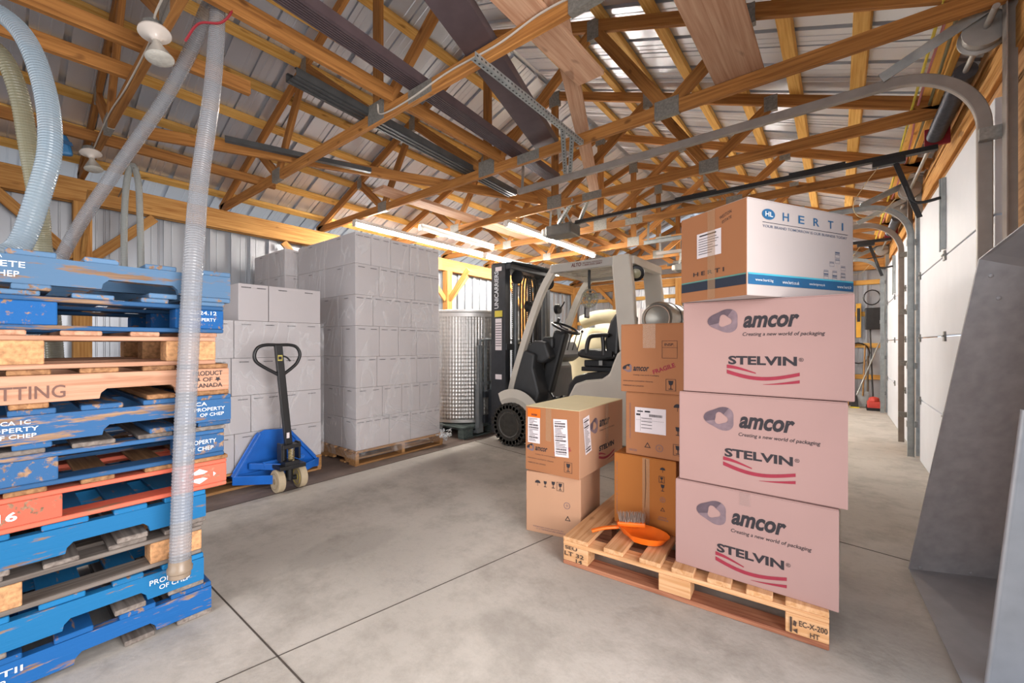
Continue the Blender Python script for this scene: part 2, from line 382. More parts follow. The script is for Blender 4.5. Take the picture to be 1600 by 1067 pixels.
# front wall with the wide open doorway behind the camera
g = MB(); g.box((XL-.05, YF-.08, 0), (-4.3, YF, 2.86)); g.box((.45, YF-.08, 0), (XR+.06, YF, 2.86)); g.box((-4.3, YF-.08, 2.8), (.45, YF, 2.86))
g.prism([(XL, YF-.06, 2.86), (XR, YF-.06, 2.86), (XC, YF-.06, 4.18)], (0, .02, 0))
put('wall_front', g, SIDING, kind='structure')

# ---------------------------------------------------------------- trusses
PLATE = plain('truss_plate', '85827C', .5, .4, .25, 70)
TY = [.57+1.22*i for i in range(-1, 9)]
ordn = ['nearest the camera, with two reflector bulbs on it', 'carrying a loose white cable along its low beam',
        'whose low beam passes under the wide plywood plank', 'just behind the near curved door track', 'just behind the black opener rail',
        'over the front half of the bright tube lamps', 'over the forklift guard', 'third from the back wall', 'second from the back wall', 'closest to the back wall']
def truss(y, label):
    t = thing('roof_truss', (XC, y, 2.8), label, 'roof truss', 'wooden roof trusses')
    board('bottom_chord', (XC-HS, y, 2.85), (XC+HS, y, 2.85), .09, .038, TRUSS, t)
    for s in (-1, 1):
        board('top_chord', (XC+s*(HS+.04), y, ztop(XC+HS+.04)), (XC+s*.002, y, ztop(XC)), .09, .038, TRUSS, t)
        tn = lambda d: (XC+s*d, y, ztop(XC+d)-.04)
        bn = lambda d: (XC+s*d, y, 2.885)
        board('web', bn(.06), tn(1.13), .088, .036, TRUSS, t)
        board('web', bn(1.70), tn(1.16), .088, .036, TRUSS, t)
        board('web', bn(1.76), tn(2.22), .088, .036, TRUSS, t)
        for (d, z, w_, h_, rot) in ((1.14, ztop(XC+1.14)-.03, .10, .16, s), (1.72, 2.86, .17, .12, 0), (2.22, ztop(XC+2.22)-.03, .10, .13, s)):
            mb = MB(); zz = z-(ztop(XC+1)-ztop(XC+1)); x0 = XC+s*d
            mb.obox((x0-w_/2, y, zz+s*rot*0), (x0+w_/2, y, zz), h_, .043)
            put('gusset_plate', mb, PLATE, t)
    board('king_post', (XC, y, 2.89), (XC, y, ztop(XC)-.05), .088, .036, TRUSS, t)
    put('gusset_plate', MB().obox((XC-.1, y, 2.885), (XC+.1, y, 2.885), .15, .043), PLATE, t)
    put('gusset_plate', MB().obox((XC-.07, y, ztop(XC)-.05), (XC+.07, y, ztop(XC)-.05), .17, .043), PLATE, t)
    put('gusset_plate', MB().obox((XC+.38, y, 2.85), (XC+.62, y, 2.85), .086, .043), PLATE, t)
for i, y in enumerate(TY):
    truss(y, 'timber roof truss with nail plates, '+(['behind the camera end of the shed'] + ordn)[i])
# purlins: eaves to ridge on both slopes
names = ['nearest the eave', 'second up from the eave', 'third up from the eave', 'fourth up from the eave', 'fourth down from the ridge', 'third down from the ridge', 'second down from the ridge', 'next to the ridge']
for s in (-1, 1):
    for k in range(8):
        d = HS-.15-k*.395; n = Vector((s*RISE, 0, 1))/rl
        c = Vector((XC+s*d, 0, ztop(XC+d)))+n*.064
        board('roof_purlin', (c.x, YF-.2, c.z), (c.x, YB+.1, c.z), .038, .089, PINE, up=tuple(n),
              label='flat pine purlin under the %s roof slope, %s' % ('left' if s < 0 else 'right', names[k]), cat='purlin', group='purlins under the roof sheets')
# left wall: header beams, posts, knee braces, girts
hb = thing('header_beam', (-5.9, 4, 2.57), 'doubled timber header beam running along the top of the left wall', 'beam')
for x in (-5.87, -5.95): board('beam_board', (x, YF, 2.685), (x, YB, 2.685), .225, .038, BEAM, hb)
def post(x, y, h, lab, braces):
    p = thing('wood_post', (x, y, 0), lab, 'post', 'wooden posts along the walls')
    board('post_timber', (x, y, 0), (x, y, h), .13, .13, BEAM, p, up=(1, 0, 0))
    for dx, dy in braces: board('knee_brace', (x+dx*.04+dy*.0, y+dy*.06+dx*0, h-.55), (x+dx*.55, y+dy*.55, h-.02), .09, .038, BEAM, p)
for i, y in enumerate((.57, 3.01, 5.45, 7.89)):
    post(-5.88, y, 2.57, 'square timber post with knee braces at the left wall, '+['above the blue pallets', 'behind the stacked white cartons', 'beside the steel tank', 'behind the forklift mast'][i], [(0, -1), (0, 1), (1, 0)])
for i, x in enumerate((-5.86, -4.6, -3.0, -1.4, .1)):
    post(x, YB-.09, 2.75, 'timber post at the back wall, '+['in the far left corner, with a gusset of braces', 'second from the left corner', 'behind the forklift seat', 'behind the forklift rear pillar', 'near the far right corner'][i], [(-1 if x > -5 else 1, 0)] if i in (0, 1, 3) else [])
for i, z in enumerate((.55, 1.15, 1.75, 2.35)):
    board('wall_girt', (XL+.05, YB-.0, z), (XR-.05, YB-.0, z), .089, .038, PINE, label='horizontal timber girt on the back wall, '+['lowest', 'second from the floor', 'third from the floor', 'highest'][i], cat='girt', group='girts on the back wall')
board('header_beam', (XL+.1, YB-.04, 2.68), (XR-.05, YB-.04, 2.68), .2, .05, BEAM, label='timber header beam across the top of the back wall', cat='beam')
board('header_beam', (.686, YF, 2.70), (.686, YB, 2.70), .2, .028, BEAM, label='timber header beam above the white bay doors on the right wall', cat='beam')
board('roof_tie', (.55, 3.4, 2.93), (.55, YB, 2.93), .09, .038, PINE, label='timber tie lying over the truss ends above the bay doors', cat='timber')

# ---------------------------------------------------------------- loose timber, channels lying on the trusses
def lz(y): return 2.895
board('loose_plank', (-3.3, -1.2, 2.94), (-3.2, 1.12, 2.94), .09, .045, TRUSS, label='long loose board on the nearest truss, its square end by the hoses', cat='plank')
board('loose_plank', (-3.75, -1.2, 2.94), (-3.62, .60, 2.94), .09, .045, TRUSS, label='shorter loose board ending at the nearest truss near the left lamp', cat='plank')
board('loose_plank', (-4.62, .8, 2.965), (-2.9, 4.3, 2.965), .10, .04, TRUSS, label='long thin board lying askew over the trusses toward the tube lamps', cat='plank')
board('loose_plank', (-4.05, 2.7, 2.915), (-3.98, 5.9, 2.915), .038, .22, PLANK, label='wide pale board lying on the trusses above the tall carton stack', cat='plank')
board('loose_plank', (-.515, 1.4, 2.91), (-.505, 3.06, 2.91), .022, .28, PLANK, label='wide plywood plank on the trusses at the top of the photo', cat='plank')
board('loose_plank', (-1.28, 1.35, 2.91), (-1.27, 2.44, 2.91), .03, .19, PLANK, label='short wide board jutting past a truss with a clipped end', cat='plank')
board('loose_plank', (-1.10, 1.70, 2.947), (-2.28, 4.5, 2.947), .038, .11, PLANK, label='pale board full of nail holes lying diagonally over the trusses', cat='plank')
board('loose_plank', (-3.35, 4.0, 2.94), (-3.2, 7.0, 2.94), .09, .038, TRUSS, label='loose board on edge over the far trusses left of centre', cat='plank')
board('loose_plank', (-2.475, .1, 2.945), (-2.515, 3.06, 2.945), .10, .038, TRUSS, label='loose board on edge by the narrow ribbed channel near the king posts', cat='plank')
def channel(a, c, w, h, mat, label, lips=.012, ribs=0):
    a = Vector(a); c = Vector(c); x = (c-a).normalized(); y = Vector((0,0,1)).cross(x).normalized(); z = Vector((0,0,1)); mb = MB()
    mb.obox(a, c, .004, w)
    for s in (-1, 1): mb.obox(a+y*s*w/2+z*h/2, c+y*s*w/2+z*h/2, h, .004); mb.obox(a+y*s*(w/2-lips)+z*h, c+y*s*(w/2-lips)+z*h, .004, lips*2)
    for k in range(ribs): o = y*(w*((k+.5)/ribs-.5))-z*.005; mb.obox(a+o, c+o, .008, w/ribs*.45)
    put('steel_channel', mb, mat, label=label, cat='steel channel', group='steel channels laid on the trusses')
channel((-1.30, .55, 2.905), (-2.02, 3.06, 2.905), .20, .06, BROWNM, 'wide brown steel channel lying askew near the centre of the roof')
channel((-2.14, .4, 2.905), (-2.36, 3.72, 2.905), .12, .06, BROWNM, 'narrow brown ribbed channel lying along the trusses', ribs=7)
channel((-2.80, 1.22, 2.905), (-2.98, 3.78, 2.905), .13, .05, DARKM, 'black and grey channel on the trusses above the tall carton stack', ribs=3)
channel((-4.12, 1.25, 2.91), (-3.72, 2.4, 2.91), .05, .04, DARKM, 'short thin black channel above the left carton stack')

# ---------------------------------------------------------------- bay doors on the right wall
def bay_door(i, y0, y1):
    d = thing('door_%d' % i, (.66, (y0+y1)/2, 0), None, None); d['kind'] = 'structure'
    for k in range(4):
        z0, z1 = k*.617, k*.617+.612
        o = put('door_panel', MB().box((.645, y0, z0+.005), (.69, y1, z1)), DOORW, d, bevel=.004)
    ym = (y0+y1)/2
    for z in (.617, 1.234, 1.851):
        for y in (y0+.06, y0+1.25, y1-.06):
            h = put('hinge', MB().prism([(.644, y-.035, z-.04), (.644, y+.035, z-.04), (.644, y+.018, z+.035), (.644, y-.018, z+.035)], (-.012, 0, 0)).cyl((.63, y-.03, z), (.63, y+.03, z), .008, n=8), PERF, d)
    put('centre_strut', MB().box((.62, ym-.03, 1.9), (.644, ym+.03, 2.44)).box((.61, ym-.01, 1.88), (.62, ym+.01, 2.44)), STEEL, d)
    put('door_seal', MB().box((.65, y0, .0), (.685, y1, .012)), BLACK, d)
def arc(y, R0=.36, zt=2.63, x=.585, n=30):
    c = Vector((x-R0, y, zt-R0)); return [c+Vector((R0*math.cos(a), 0, R0*math.sin(a))) for a in [math.pi/2*k/n for k in range(n+1)]]
def track(y, side, xe, label, mat):
    """vertical C channel, curve, horizontal run, wall angle and brackets"""
    t = thing('door_track', (.585, y, 0), label, 'door track', 'curved tracks of the bay doors')
    path = [Vector((.585, y, .02))]+arc(y)+[Vector((xe, y, 2.63))]
    fr = []
    for k, p in enumerate(path):
        x = (path[min(k+1, len(path)-1)]-path[max(k-1, 0)]).normalized(); fr.append((p, Vector((-x.z, 0, x.x))))
    pr = [(-.027, .0), (-.027, .030), (-.023, .033), (.023, .033), (.027, .030), (.027, .0), (.024, .0), (.024, .028), (-.024, .028), (-.024, 0)]
    vs = []; n_ = len(pr); fs = []
    for k, (p, n) in enumerate(fr):
        for o, w_ in pr: vs.append(p+n*o+Vector((0, side*(.033-w_)*-1+side*.0, 0)))
        if k:
            for q in range(n_): fs.append(((k-1)*n_+q, (k-1)*n_+(q+1) % n_, k*n_+(q+1) % n_, k*n_+q))
    put('track_rail', MB().add(vs, fs), mat, t)
    a = MB(); a.box((.63, y+side*.05, .02), (.634, y+side*.12, 2.9)); a.box((.634, y+side*.05, .02), (.68, y+side*.054, 2.9)); put('wall_angle', a, mat, t)
    for z in (.35, .95, 1.55, 2.22):
        put('bracket', MB().box((.56, y+side*.014, z-.03), (.64, y+side*.05, z+.03)).box((.555, y-.02, z-.03), (.56, y+side*.05, z+.03)), PERF, t)
    # flag bracket and upper angle reaching out along the run
    fb = MB(); fb.obox((.62, y+side*.05, 2.86), (.19, y+side*.01, 2.665), .055, .006); fb.obox((.62, y+side*.03, 2.886), (.19, y-side*.01, 2.69), .006, .04)
    put('flag_angle', fb, STEEL, t)
    # hanger at the free end of the run
    hg = MB(); hg.obox((xe+.06, y, 2.65), (xe+.06, y+.02, 2.95), .03, .004, up=(1, 0, 0)); put('hanger', hg, PERF, t)
def spring(i, y0, y1, lab):
    ym = (y0+y1)/2; t = thing('torsion_spring', (.583, ym, 2.75), lab, 'torsion spring', 'torsion springs above the bay doors')
    put('shaft', MB().cyl((.583, y0-.34, 2.76), (.583, y1+.2, 2.76), .0135), TRACKM, t, smooth=True)
    pts = []; rad = []
    n = 150
    for k in range(n): pts.append(Vector((.583, y0+.25+(ym-y0-.3)*k/(n-1), 2.76))); rad.append(.046 if k % 2 else .051)
    put('spring_coil', MB().tube(pts, .05, 16, rad), plain('spring_steel', '55565C', .4, .6, .2, 30), t, smooth=True)
    put('anchor_plate', MB().box((.53, ym-.01, 2.705), (.67, ym+.01, 2.84)), plain('red_plate', '8E2230', .5, .2, .2, 20), t)
    for y in (y0-.12, y1+.1):
        put('cable_drum', MB().lathe((.583, y-.03, 2.76), (0, 1, 0), [(.03, -.03), (.085, -.02), (.085, -.01), (.07, 0), (.075, .05), (.09, .055), (.09, .065), (.03, .07)], 24), TRACKM, t, smooth=True)
        put('bearing_plate', MB().box((.53, y+.06, 2.71), (.67, y+.066, 2.85)), BROWNM, t)
def opener(ym, lab, hx=-2.75):
    t = thing('door_opener', (hx, ym, 2.5), lab, 'garage door opener', 'garage door openers')
    put('opener_rail', MB().box((-2.55, ym-.018, 2.665), (.60, ym+.018, 2.70)).box((-2.55, ym-.028, 2.66), (.60, ym+.028, 2.666)).box((-1.35, ym-.024, 2.7), (-.95, ym+.024, 2.715)).box((-.35, ym-.024, 2.7), (.05, ym+.024, 2.715)), BLACK, t, bevel=.002)
    put('motor_case', MB().box((hx-.17, ym-.13, 2.53), (hx+.2, ym+.13, 2.67)), plain('opener_case', '55534F', .5, .1, .15, 15), t, bevel=.02)
    put('light_cover', MB().box((hx-.24, ym-.11, 2.55), (hx-.17, ym+.11, 2.65)), plain('opener_lens', 'C8C4BC', .3, 0, .1, 15), t, bevel=.02)
    st = MB()
    for dx, dy in ((-.1, -.12), (-.1, .12), (.12, -.12), (.12, .12)):
        st.obox((hx+dx, ym+dy, 2.64), (hx+dx*.3, ym+dy*.6-.12, 2.9), .03, .003, up=(1, 0, 0))
    put('hanging_strap', st, PERF, t)
    tr = MB(); tr.box((.22, ym-.03, 2.615), (.42, ym+.03, 2.665)); put('trolley', tr, BLACK, t, bevel=.004)
    arm = MB(); arm.obox((.36, ym, 2.63), (.50, ym, 2.16), .008, .035, up=(0, 1, 0)); put('door_arm', arm, BLACK, t)
    put('curved_arm', MB().tube(spline([(.43, ym, 2.42), (.46, ym, 2.30), (.52, ym, 2.275), (.615, ym, 2.29)], 6), .012, 8), BLACK, t, smooth=True)
    put('release_cord', MB().tube(spline([(.26, ym, 2.62), (.17, ym-.02, 2.48), (.10, ym-.05, 2.33), (.14, ym-.05, 2.22), (.26, ym-.03, 2.22), (.36, ym-.03, 2.33)], 6), .003, 6), plain('cord_tan', 'C7B48C', .8), t)
bay_door(1, 3.27, 5.79); bay_door(2, 6.8, 9.24)
near = plain('near_track', '8E8680', .45, .35, .12, 10)
track(3.12, -1, -2.40, 'large grey curved track beside the nearest bay door, crossing over the shed', near)
track(5.86, 1, -2.2, 'galvanised curved track on the far side of the nearest bay door', STEEL)
track(6.66, -1, -2.3, 'tan steel curved track on the near side of the second bay door', near)
track(9.31, 1, -1.9, 'galvanised curved track at the far end by the back wall', STEEL)
spring(1, 3.27, 5.79, 'dark torsion spring and shaft above the nearest bay door'); spring(2, 6.8, 9.24, 'torsion spring and shaft above the second bay door')
opener(4.5, 'garage door opener with black rail running over to the nearest bay door'); opener(8.0, 'garage door opener of the second bay door, farther back', -2.2)
# perforated angle hangers in the middle
def perf(a, c, label, group='perforated hangers'):
    a = Vector(a); c = Vector(c); x = (c-a).normalized(); ln = (c-a).length
    t = thing('perforated_angle', tuple(c), label, 'steel angle', group)
    mb = MB(); mb.obox(a, c, .034, .003); y = Vector((0,0,1)).cross(x).normalized() if abs(x.z) < .95 else Vector((0,1,0)); z = x.cross(y)
    mb.obox(a+y*.017-z*.017, c+y*.017-z*.017, .003, .034); put('angle_iron', mb, STEEL, t)
    h = MB()
    for k in range(int(ln/.035)):
        p = a+x*(.02+k*.035); h.obox(p-x*.006-y*.0022, p+x*.006-y*.0022, .009, .001)
        h.obox(p-x*.006+y*.017-z*.0190, p+x*.006+y*.017-z*.0190, .001, .009)
    put('punched_holes', h, BLACK, t)
perf((-1.59, 1.68, 2.79), (-1.60, 2.95, 2.79), 'perforated steel angle screwed under two trusses near the wide brown channel')
perf((-1.60, 2.66, 2.79), (-1.84, 3.10, 2.66), 'perforated strap from the long angle down to the near track, longer one')
perf((-1.60, 2.80, 2.79), (-1.80, 3.11, 2.66), 'perforated strap from the long angle down to the near track, shorter one')
perf((-2.72, 4.35, 2.66), (-2.42, 4.2, 2.86), 'perforated strap over the opener motor, left one of the pair')
perf((-2.60, 4.6, 2.66), (-2.25, 4.25, 2.86), 'perforated strap over the opener motor, right one of the pair')

# ---------------------------------------------------------------- lamps
TUBE = emit('lit_tube', 'FFF8EE', LAMP); UNLIT = plain('unlit_tube', 'D8D6D0', .3, 0, .03, 4)
def strip(x, y0, y1, z, lab, mat=TUBE, power=12):
    t = thing('tube_lamp', (x, (y0+y1)/2, z), lab, 'tube lamp', 'long tube lamps under the trusses')
    put('lamp_housing', MB().box((x-.04, y0, z), (x+.04, y1, z+.045)).prism([(x-.055, y0, z-.002), (x+.055, y0, z-.002), (x+.04, y0, z+.02), (x-.04, y0, z+.02)], (0, y1-y0, 0)), WHITE, t)
    put('tube', MB().cyl((x, y0+.03, z-.022), (x, y1-.03, z-.022), .019, n=12), mat, t, smooth=True)
    for y in (y0, y1): put('end_cap', MB().box((x-.03, y-.012, z-.045), (x+.03, y+.012, z+.03)), WHITE, t, bevel=.004)
    if power:
        l = area('tube_light', (x, (y0+y1)/2, z-.05), (0, 0, 0), .12, y1-y0, power, (1, .97, .92)); l.data.spread = R(180)
strip(-4.95, 2.95, 5.40, 2.755, 'bright tube lamp starting over the top corner of the tall carton stack', power=16)
strip(-3.41, 4.2, 6.65, 2.755, 'bright tube lamp ending above the forklift guard', power=16)
strip(-4.95, 5.5, 7.95, 2.755, 'bright tube lamp partly hidden behind the forklift mast', power=12)
strip(-4.44, 3.62, 5.1, 2.755, 'dim white tube lamp between the bright ones, above the steel tank', UNLIT, 0)
strip(-1.6, 7.0, 9.4, 2.755, 'tube lamp at the back of the shed beyond the forklift', power=12)
def flood(x, y, z, lab, s=1, tilt=(.25, .1)):
    t = thing('reflector_bulb', (x, y, z-.16), lab, 'lamp', 'porcelain lamp holders with reflector bulbs')
    a = Vector((tilt[0], tilt[1], -1)).normalized(); c = Vector((x, y, z)); P = plain('porcelain', 'C9C0B8', .3, 0, .05, 8)
    put('junction_box', MB().lathe(c-a*.03, a, [(.045, -.01), (.05, 0), (.05, .03)], 20), PERF, t, smooth=True)
    put('lamp_holder', MB().lathe(c, a, [(.03, 0), (.068, .003), (.07, .012), (.055, .02), (.03, .032), (.02, .045), (.019, .055)], 28), P, t, smooth=True)
    put('bulb', MB().lathe(c+a*.05, a, [(.016, 0), (.018, .015), (.024, .03), (.040, .06), (.058, .095), (.061, .102)], 28), plain('bulb_silver', 'BEBAB2', .3, .5, .1, 10), t, smooth=True)
    put('bulb_lens', MB().lathe(c+a*.151, a, [(.060, 0), (.05, .008), (.03, .014), (.005, .016)], 28), plain('bulb_lens', 'AFACA4', .25, 0, .12, 40, bump=.4), t, smooth=True)
flood(-2.78, .53, 2.79, 'porcelain lamp holder with reflector bulb, the larger one between the hoses')
flood(-4.95, .53, 2.79, 'porcelain lamp holder with reflector bulb, the farther smaller one by the header beam')
def wire(pts, r, mat, name, label, cat='cable', group=None, n=10):
    return put(name, MB().tube(spline(pts, n), r, 6), mat, smooth=True, label=label, cat=cat, group=group)
CABW = plain('white_cable', 'B8AFA4', .6, 0, .1, 10); YEL = plain('yellow_cord', 'D9C84A', .6); PNK = plain('pink_cord', 'C77F87', .6)
wire([(-2.4, .54, 2.9), (-2.7, .52, 2.84), (-2.9, .545, 2.83), (-3.6, .545, 2.82), (-4.2, .545, 2.86), (-4.9, .545, 2.82), (-4.98, .54, 2.80)], .005, CABW, 'lamp_cable', 'pale cable linking the two reflector bulbs along the nearest truss')
wire([(-2.65, 1.765, 2.93), (-2.6, 1.762, 2.84), (-2.3, 1.765, 2.83), (-1.9, 1.765, 2.86), (-1.5, 1.765, 2.85), (-1.2, 1.765, 2.88), (-.9, 1.765, 2.86)], .006, CABW, 'lamp_cable', 'loose white cable stapled along the second truss')
wire([(.42, 2.3, 2.915), (.42, 2.8, 2.915), (.43, 4.6, 2.9), (.46, 6.4, 2.88), (.48, 9, 2.88)], .008, YEL, 'electric_cable', 'yellow electric cable over the right truss ends', group='cables over the bay doors')
wire([(.455, 2.3, 2.915), (.455, 2.8, 2.915), (.46, 4.2, 2.92), (.50, 5.4, 2.9), (.5, 8.8, 2.9)], .007, PNK, 'electric_cable', 'pink electric cable over the right truss ends', group='cables over the bay doors')
wire([(.49, 2.3, 2.915), (.49, 2.8, 2.915), (.53, 5, 2.9), (.55, 8, 2.9)], .009, plain('olive_cable', '7C7658', .6), 'electric_cable', 'olive electric cable nearest the header of the bay doors', group='cables over the bay doors')

# ---------------------------------------------------------------- hoses
HOSE = clear('clear_hose', '94969B', .55, .2); HOSE2 = clear('blue_hose', '8FA0AC', .68, .22); HOSE3 = clear('olive_hose', '8F8C74', .75, .25)
def hose(pts, r, mat, label, pitch=.0125, cuff=False, name='ribbed_hose'):
    t = thing(name, tuple(pts[0]), label, 'hose', 'clear ribbed hoses')
    P = resample(spline(pts, 24), pitch/3); rad = [r*(1.0 if i % 3 == 0 else .955 if i % 3 == 1 else .95) for i in range(len(P))]
    put('hose_wall', MB().tube(P, r, 24, rad), mat, t, smooth=False)
    # reinforcing helix
    H = []; q = resample(spline(pts, 24), pitch/10)
    if cuff:
        a = P[0]; d = (P[1]-P[0]).normalized()
        put('end_cuff', MB().lathe(a-d*.03, d, [(r*.8, 0), (r*1.0, .005), (r*.98, .02), (r*1.12, .025), (r*1.15, .04), (r*1.02, .048), (r*1.0, .07)], 28), clear('hose_cuff', '8B7A68', .9, .35), t, smooth=True)
    return t
hose([(-2.027, 0.463, 0.286), (-2.034, 0.471, 0.508), (-2.034, 0.483, 0.885), (-2.076, 0.514, 1.401), (-2.151, 0.544, 1.628), (-2.33, 0.606, 1.923), (-2.44, 0.685, 2.416), (-2.541, 0.733, 2.763), (-2.589, 0.758, 3.022), (-2.58, .80, 3.08), (-2.64, .80, 3.14)], .036, HOSE,
     'clear ribbed hose hanging in front of the pallet stack, end near the floor', cuff=True)
hose([(-4.5, -.3, .05), (-4.45, -.05, .3), (-4.25, .14, 1.1), (-4.047, 0.308, 1.78), (-3.699, 0.494, 2.263), (-3.268, 0.668, 2.676), (-2.972, 0.736, 2.907), (-2.799, 0.758, 3.041), (-2.68, .79, 3.14)], .036, HOSE, 'clear ribbed hose rising diagonally from behind the pallets to the truss')
hose([(-2.50, .02, 1.50), (-2.549, 0.077, 1.572), (-2.55, 0.127, 1.79), (-2.577, 0.157, 1.991), (-2.65, 0.15, 2.229), (-2.738, 0.106, 2.462), (-2.857, 0.038, 2.602), (-2.999, -0.075, 2.671)], .037, HOSE2, 'pale blue ribbed hose curving up at the left edge above the pallets')
hose([(-3.20, .22, .9), (-3.18, .20, 1.3), (-3.101, 0.163, 1.672), (-3.035, 0.151, 1.815), (-3.046, 0.117, 2.115), (-3.035, 0.088, 2.343), (-3.063, 0.04, 2.511), (-3.119, -0.043, 2.608)], .035, HOSE3, 'olive ribbed hose just behind the pale blue one at the left edge')
gh = hose([(-5.225, 0.78, 1.755), (-5.225, 0.78, 2.292), (-5.206, 0.794, 2.68), (-5.164, 0.828, 2.841), (-5.122, 0.861, 2.68), (-5.108, 0.872, 2.292), (-5.098, 0.879, 1.755)], .026, clear('grey_hose', '9FA3A0', .8, .3), 'thin grey hose looped over a hook by the left wall', pitch=.016)
put('hook', MB().cyl((-5.86, .83, 2.70), (-5.12, .83, 2.805), .007), PERF, gh)
wire([(-2.62, .62, 2.72), (-2.55, .66, 2.80), (-2.5, .74, 2.83), (-2.47, .78, 2.9), (-2.52, .8, 3.02)], .006, plain('red_cord', '8A1C28', .6), 'rope', 'dark red cord tying the hoses to the truss', 'cord')
board('loose_plank', (-5.02, -1.6, 2.92), (-4.86, 1.95, 2.92), .09, .04, TRUSS, label='long board over the trusses at the upper left, level with the blue pouch', cat='plank')
tb = thing('blue_pouch', (-4.99, .33, 2.71), 'blue plastic pouch hanging from the long board at the upper left', 'pouch')
BPL = plain('blue_plastic', '2F6FA0', .4, 0, .1, 10)
put('pouch_body', MB().prism([(-4.957, .26, 2.93), (-4.957, .36, 2.95), (-4.957, .41, 2.84), (-4.957, .43, 2.73), (-4.957, .31, 2.71), (-4.957, .25, 2.74)], (-.06, .01, 0)), BPL, tb, bevel=.02)
put('pouch_flap', MB().prism([(-4.952, .25, 2.85), (-4.952, .42, 2.83), (-4.952, .43, 2.80), (-4.952, .25, 2.82)], (.006, 0, 0)), plain('navy_plastic', '1E4A70', .5), tb)

# ---------------------------------------------------------------- pallets
def stringer_pallet(t, M, L_=1.17, W_=.96, H=.1355, mats=None, notch=True, seed=0):
    rnd = random.Random(seed); ms, mt, mbm = mats; zt = .0205
    P = lambda x, y, z: M @ Vector((x, y, z))
    for x in (W_/2-.018, 0, -W_/2+.018):
        y0, y1, z0, z1 = -L_/2, L_/2, zt, H-zt; pr = [(y0, z0)]
        for yc in (-L_/2+.30, L_/2-.30):
            a = .115
            if notch: pr += [(yc-a, z0), (yc-a+.004, z0+.02), (yc-a+.02, z0+.036), (yc+a-.02, z0+.036), (yc+a-.004, z0+.02), (yc+a, z0)]
        pr += [(y1, z0), (y1, z1), (y0, z1)]
        mb = MB(); mb.prism([P(x-.018, a, b_) for a, b_ in pr], (M.to_3x3() @ Vector((.036, 0, 0))))
        o = put('stringer', mb, ms, t, grain=True)
    n = 7
    for k in range(n):
        y = -L_/2+.07+(L_-.14)*k/(n-1); wd = .138 if k in (0, n-1) else .10+rnd.uniform(-.012, .02); d = rnd.uniform(-.006, .006)
        board('top_deck_board', P(-W_/2-.0+d, y, H-zt/2), P(W_/2+d, y, H-zt/2), zt-.001, wd, mt, t)
    for k in (0, 1, 3, 5, 6):
        y = -L_/2+.06+(L_-.12)*k/6; d = rnd.uniform(-.006, .006)
        board('bottom_deck_board', P(-W_/2+d, y, zt/2), P(W_/2+d, y, zt/2), zt-.001, .12 if k in (0, 6) else .09, mbm, t)
def block_pallet(t, M, L_=1.17, W_=.96, H=.1355, mats=None, bl=.17, seed=0, nb=7):
    ms, mt, mb_ = mats; rnd = random.Random(seed); P = lambda x, y, z: M @ Vector((x, y, z))
    z1 = .018; z2 = H-.036; z3 = H-.018
    for x in (-W_/2+.05, 0, W_/2-.05):
        board('bottom_deck_board', P(x, -L_/2, z1/2), P(x, L_/2, z1/2), z1-.001, .1, mt, t)
        board('stringer_board', P(x, -L_/2, (z2+z3)/2), P(x, L_/2, (z2+z3)/2), z3-z2-.001, .1, mt, t)
        for y in (-L_/2+bl/2, 0, L_/2-bl/2):
            put('block', MB().box((x-.05, y-bl/2, z1), (x+.05, y+bl/2, z2)) if False else boxM(M, (x-.05, y-bl/2, z1), (x+.05, y+bl/2, z2)), ms, t, bevel=.004)
    for k in range(nb):
        y = -L_/2+.06+(L_-.12)*k/(nb-1); wd = .13 if k in (0, nb-1) else .10+rnd.uniform(-.015, .015)
        board('top_deck_board', P(-W_/2, y, (z3+H)/2), P(W_/2, y, (z3+H)/2), H-z3-.001, wd, mb_, t)
def boxM(M, a, c):
    q = MB().box(a, c); q.v = [tuple(M @ Vector(v)) for v in q.v]; return q
def painted(name, paint, amount=.5): return wood(name, 'A08268', '6C5340', paint=paint, amount=amount, vary=.15)
BLU = painted('blue_worn', '2B5682', .54); BLU2 = painted('bright_blue', '125796', .57); BLU3 = painted('steel_blue', '527292', .54)
BLU4 = painted('cyan_blue', '156A9E', .58); ORG = painted('orange_worn', 'C4604A', .56); DGREY = wood('grey_old_wood', '8A8078', '5E554F', vary=.2)
NAT = wood('natural_pallet', 'C4987E', '9C6E54', vary=.12); NATD = wood('natural_dark', 'A97D55', '6F4B30', vary=.2)
CHIP = plain('chipboard_block', 'B98A60', .9, 0, .35, 60, bump=.5); CHIPB = plain('blue_chip_block', '2C6DA8', .85, 0, .35, 30, bump=.4)
GRN = wood('dull_green_wood', '6E7B78', '4A5553', vary=.15)
EUR = wood('new_pallet_wood', 'E2B489', 'C08A58', vary=.1); EURD = wood('dirty_pallet_wood', 'B98060', '86503A', vary=.1)
ends = [.603, .575, .569, .582, .661, .651, .676, .669, .618, .649, .674]
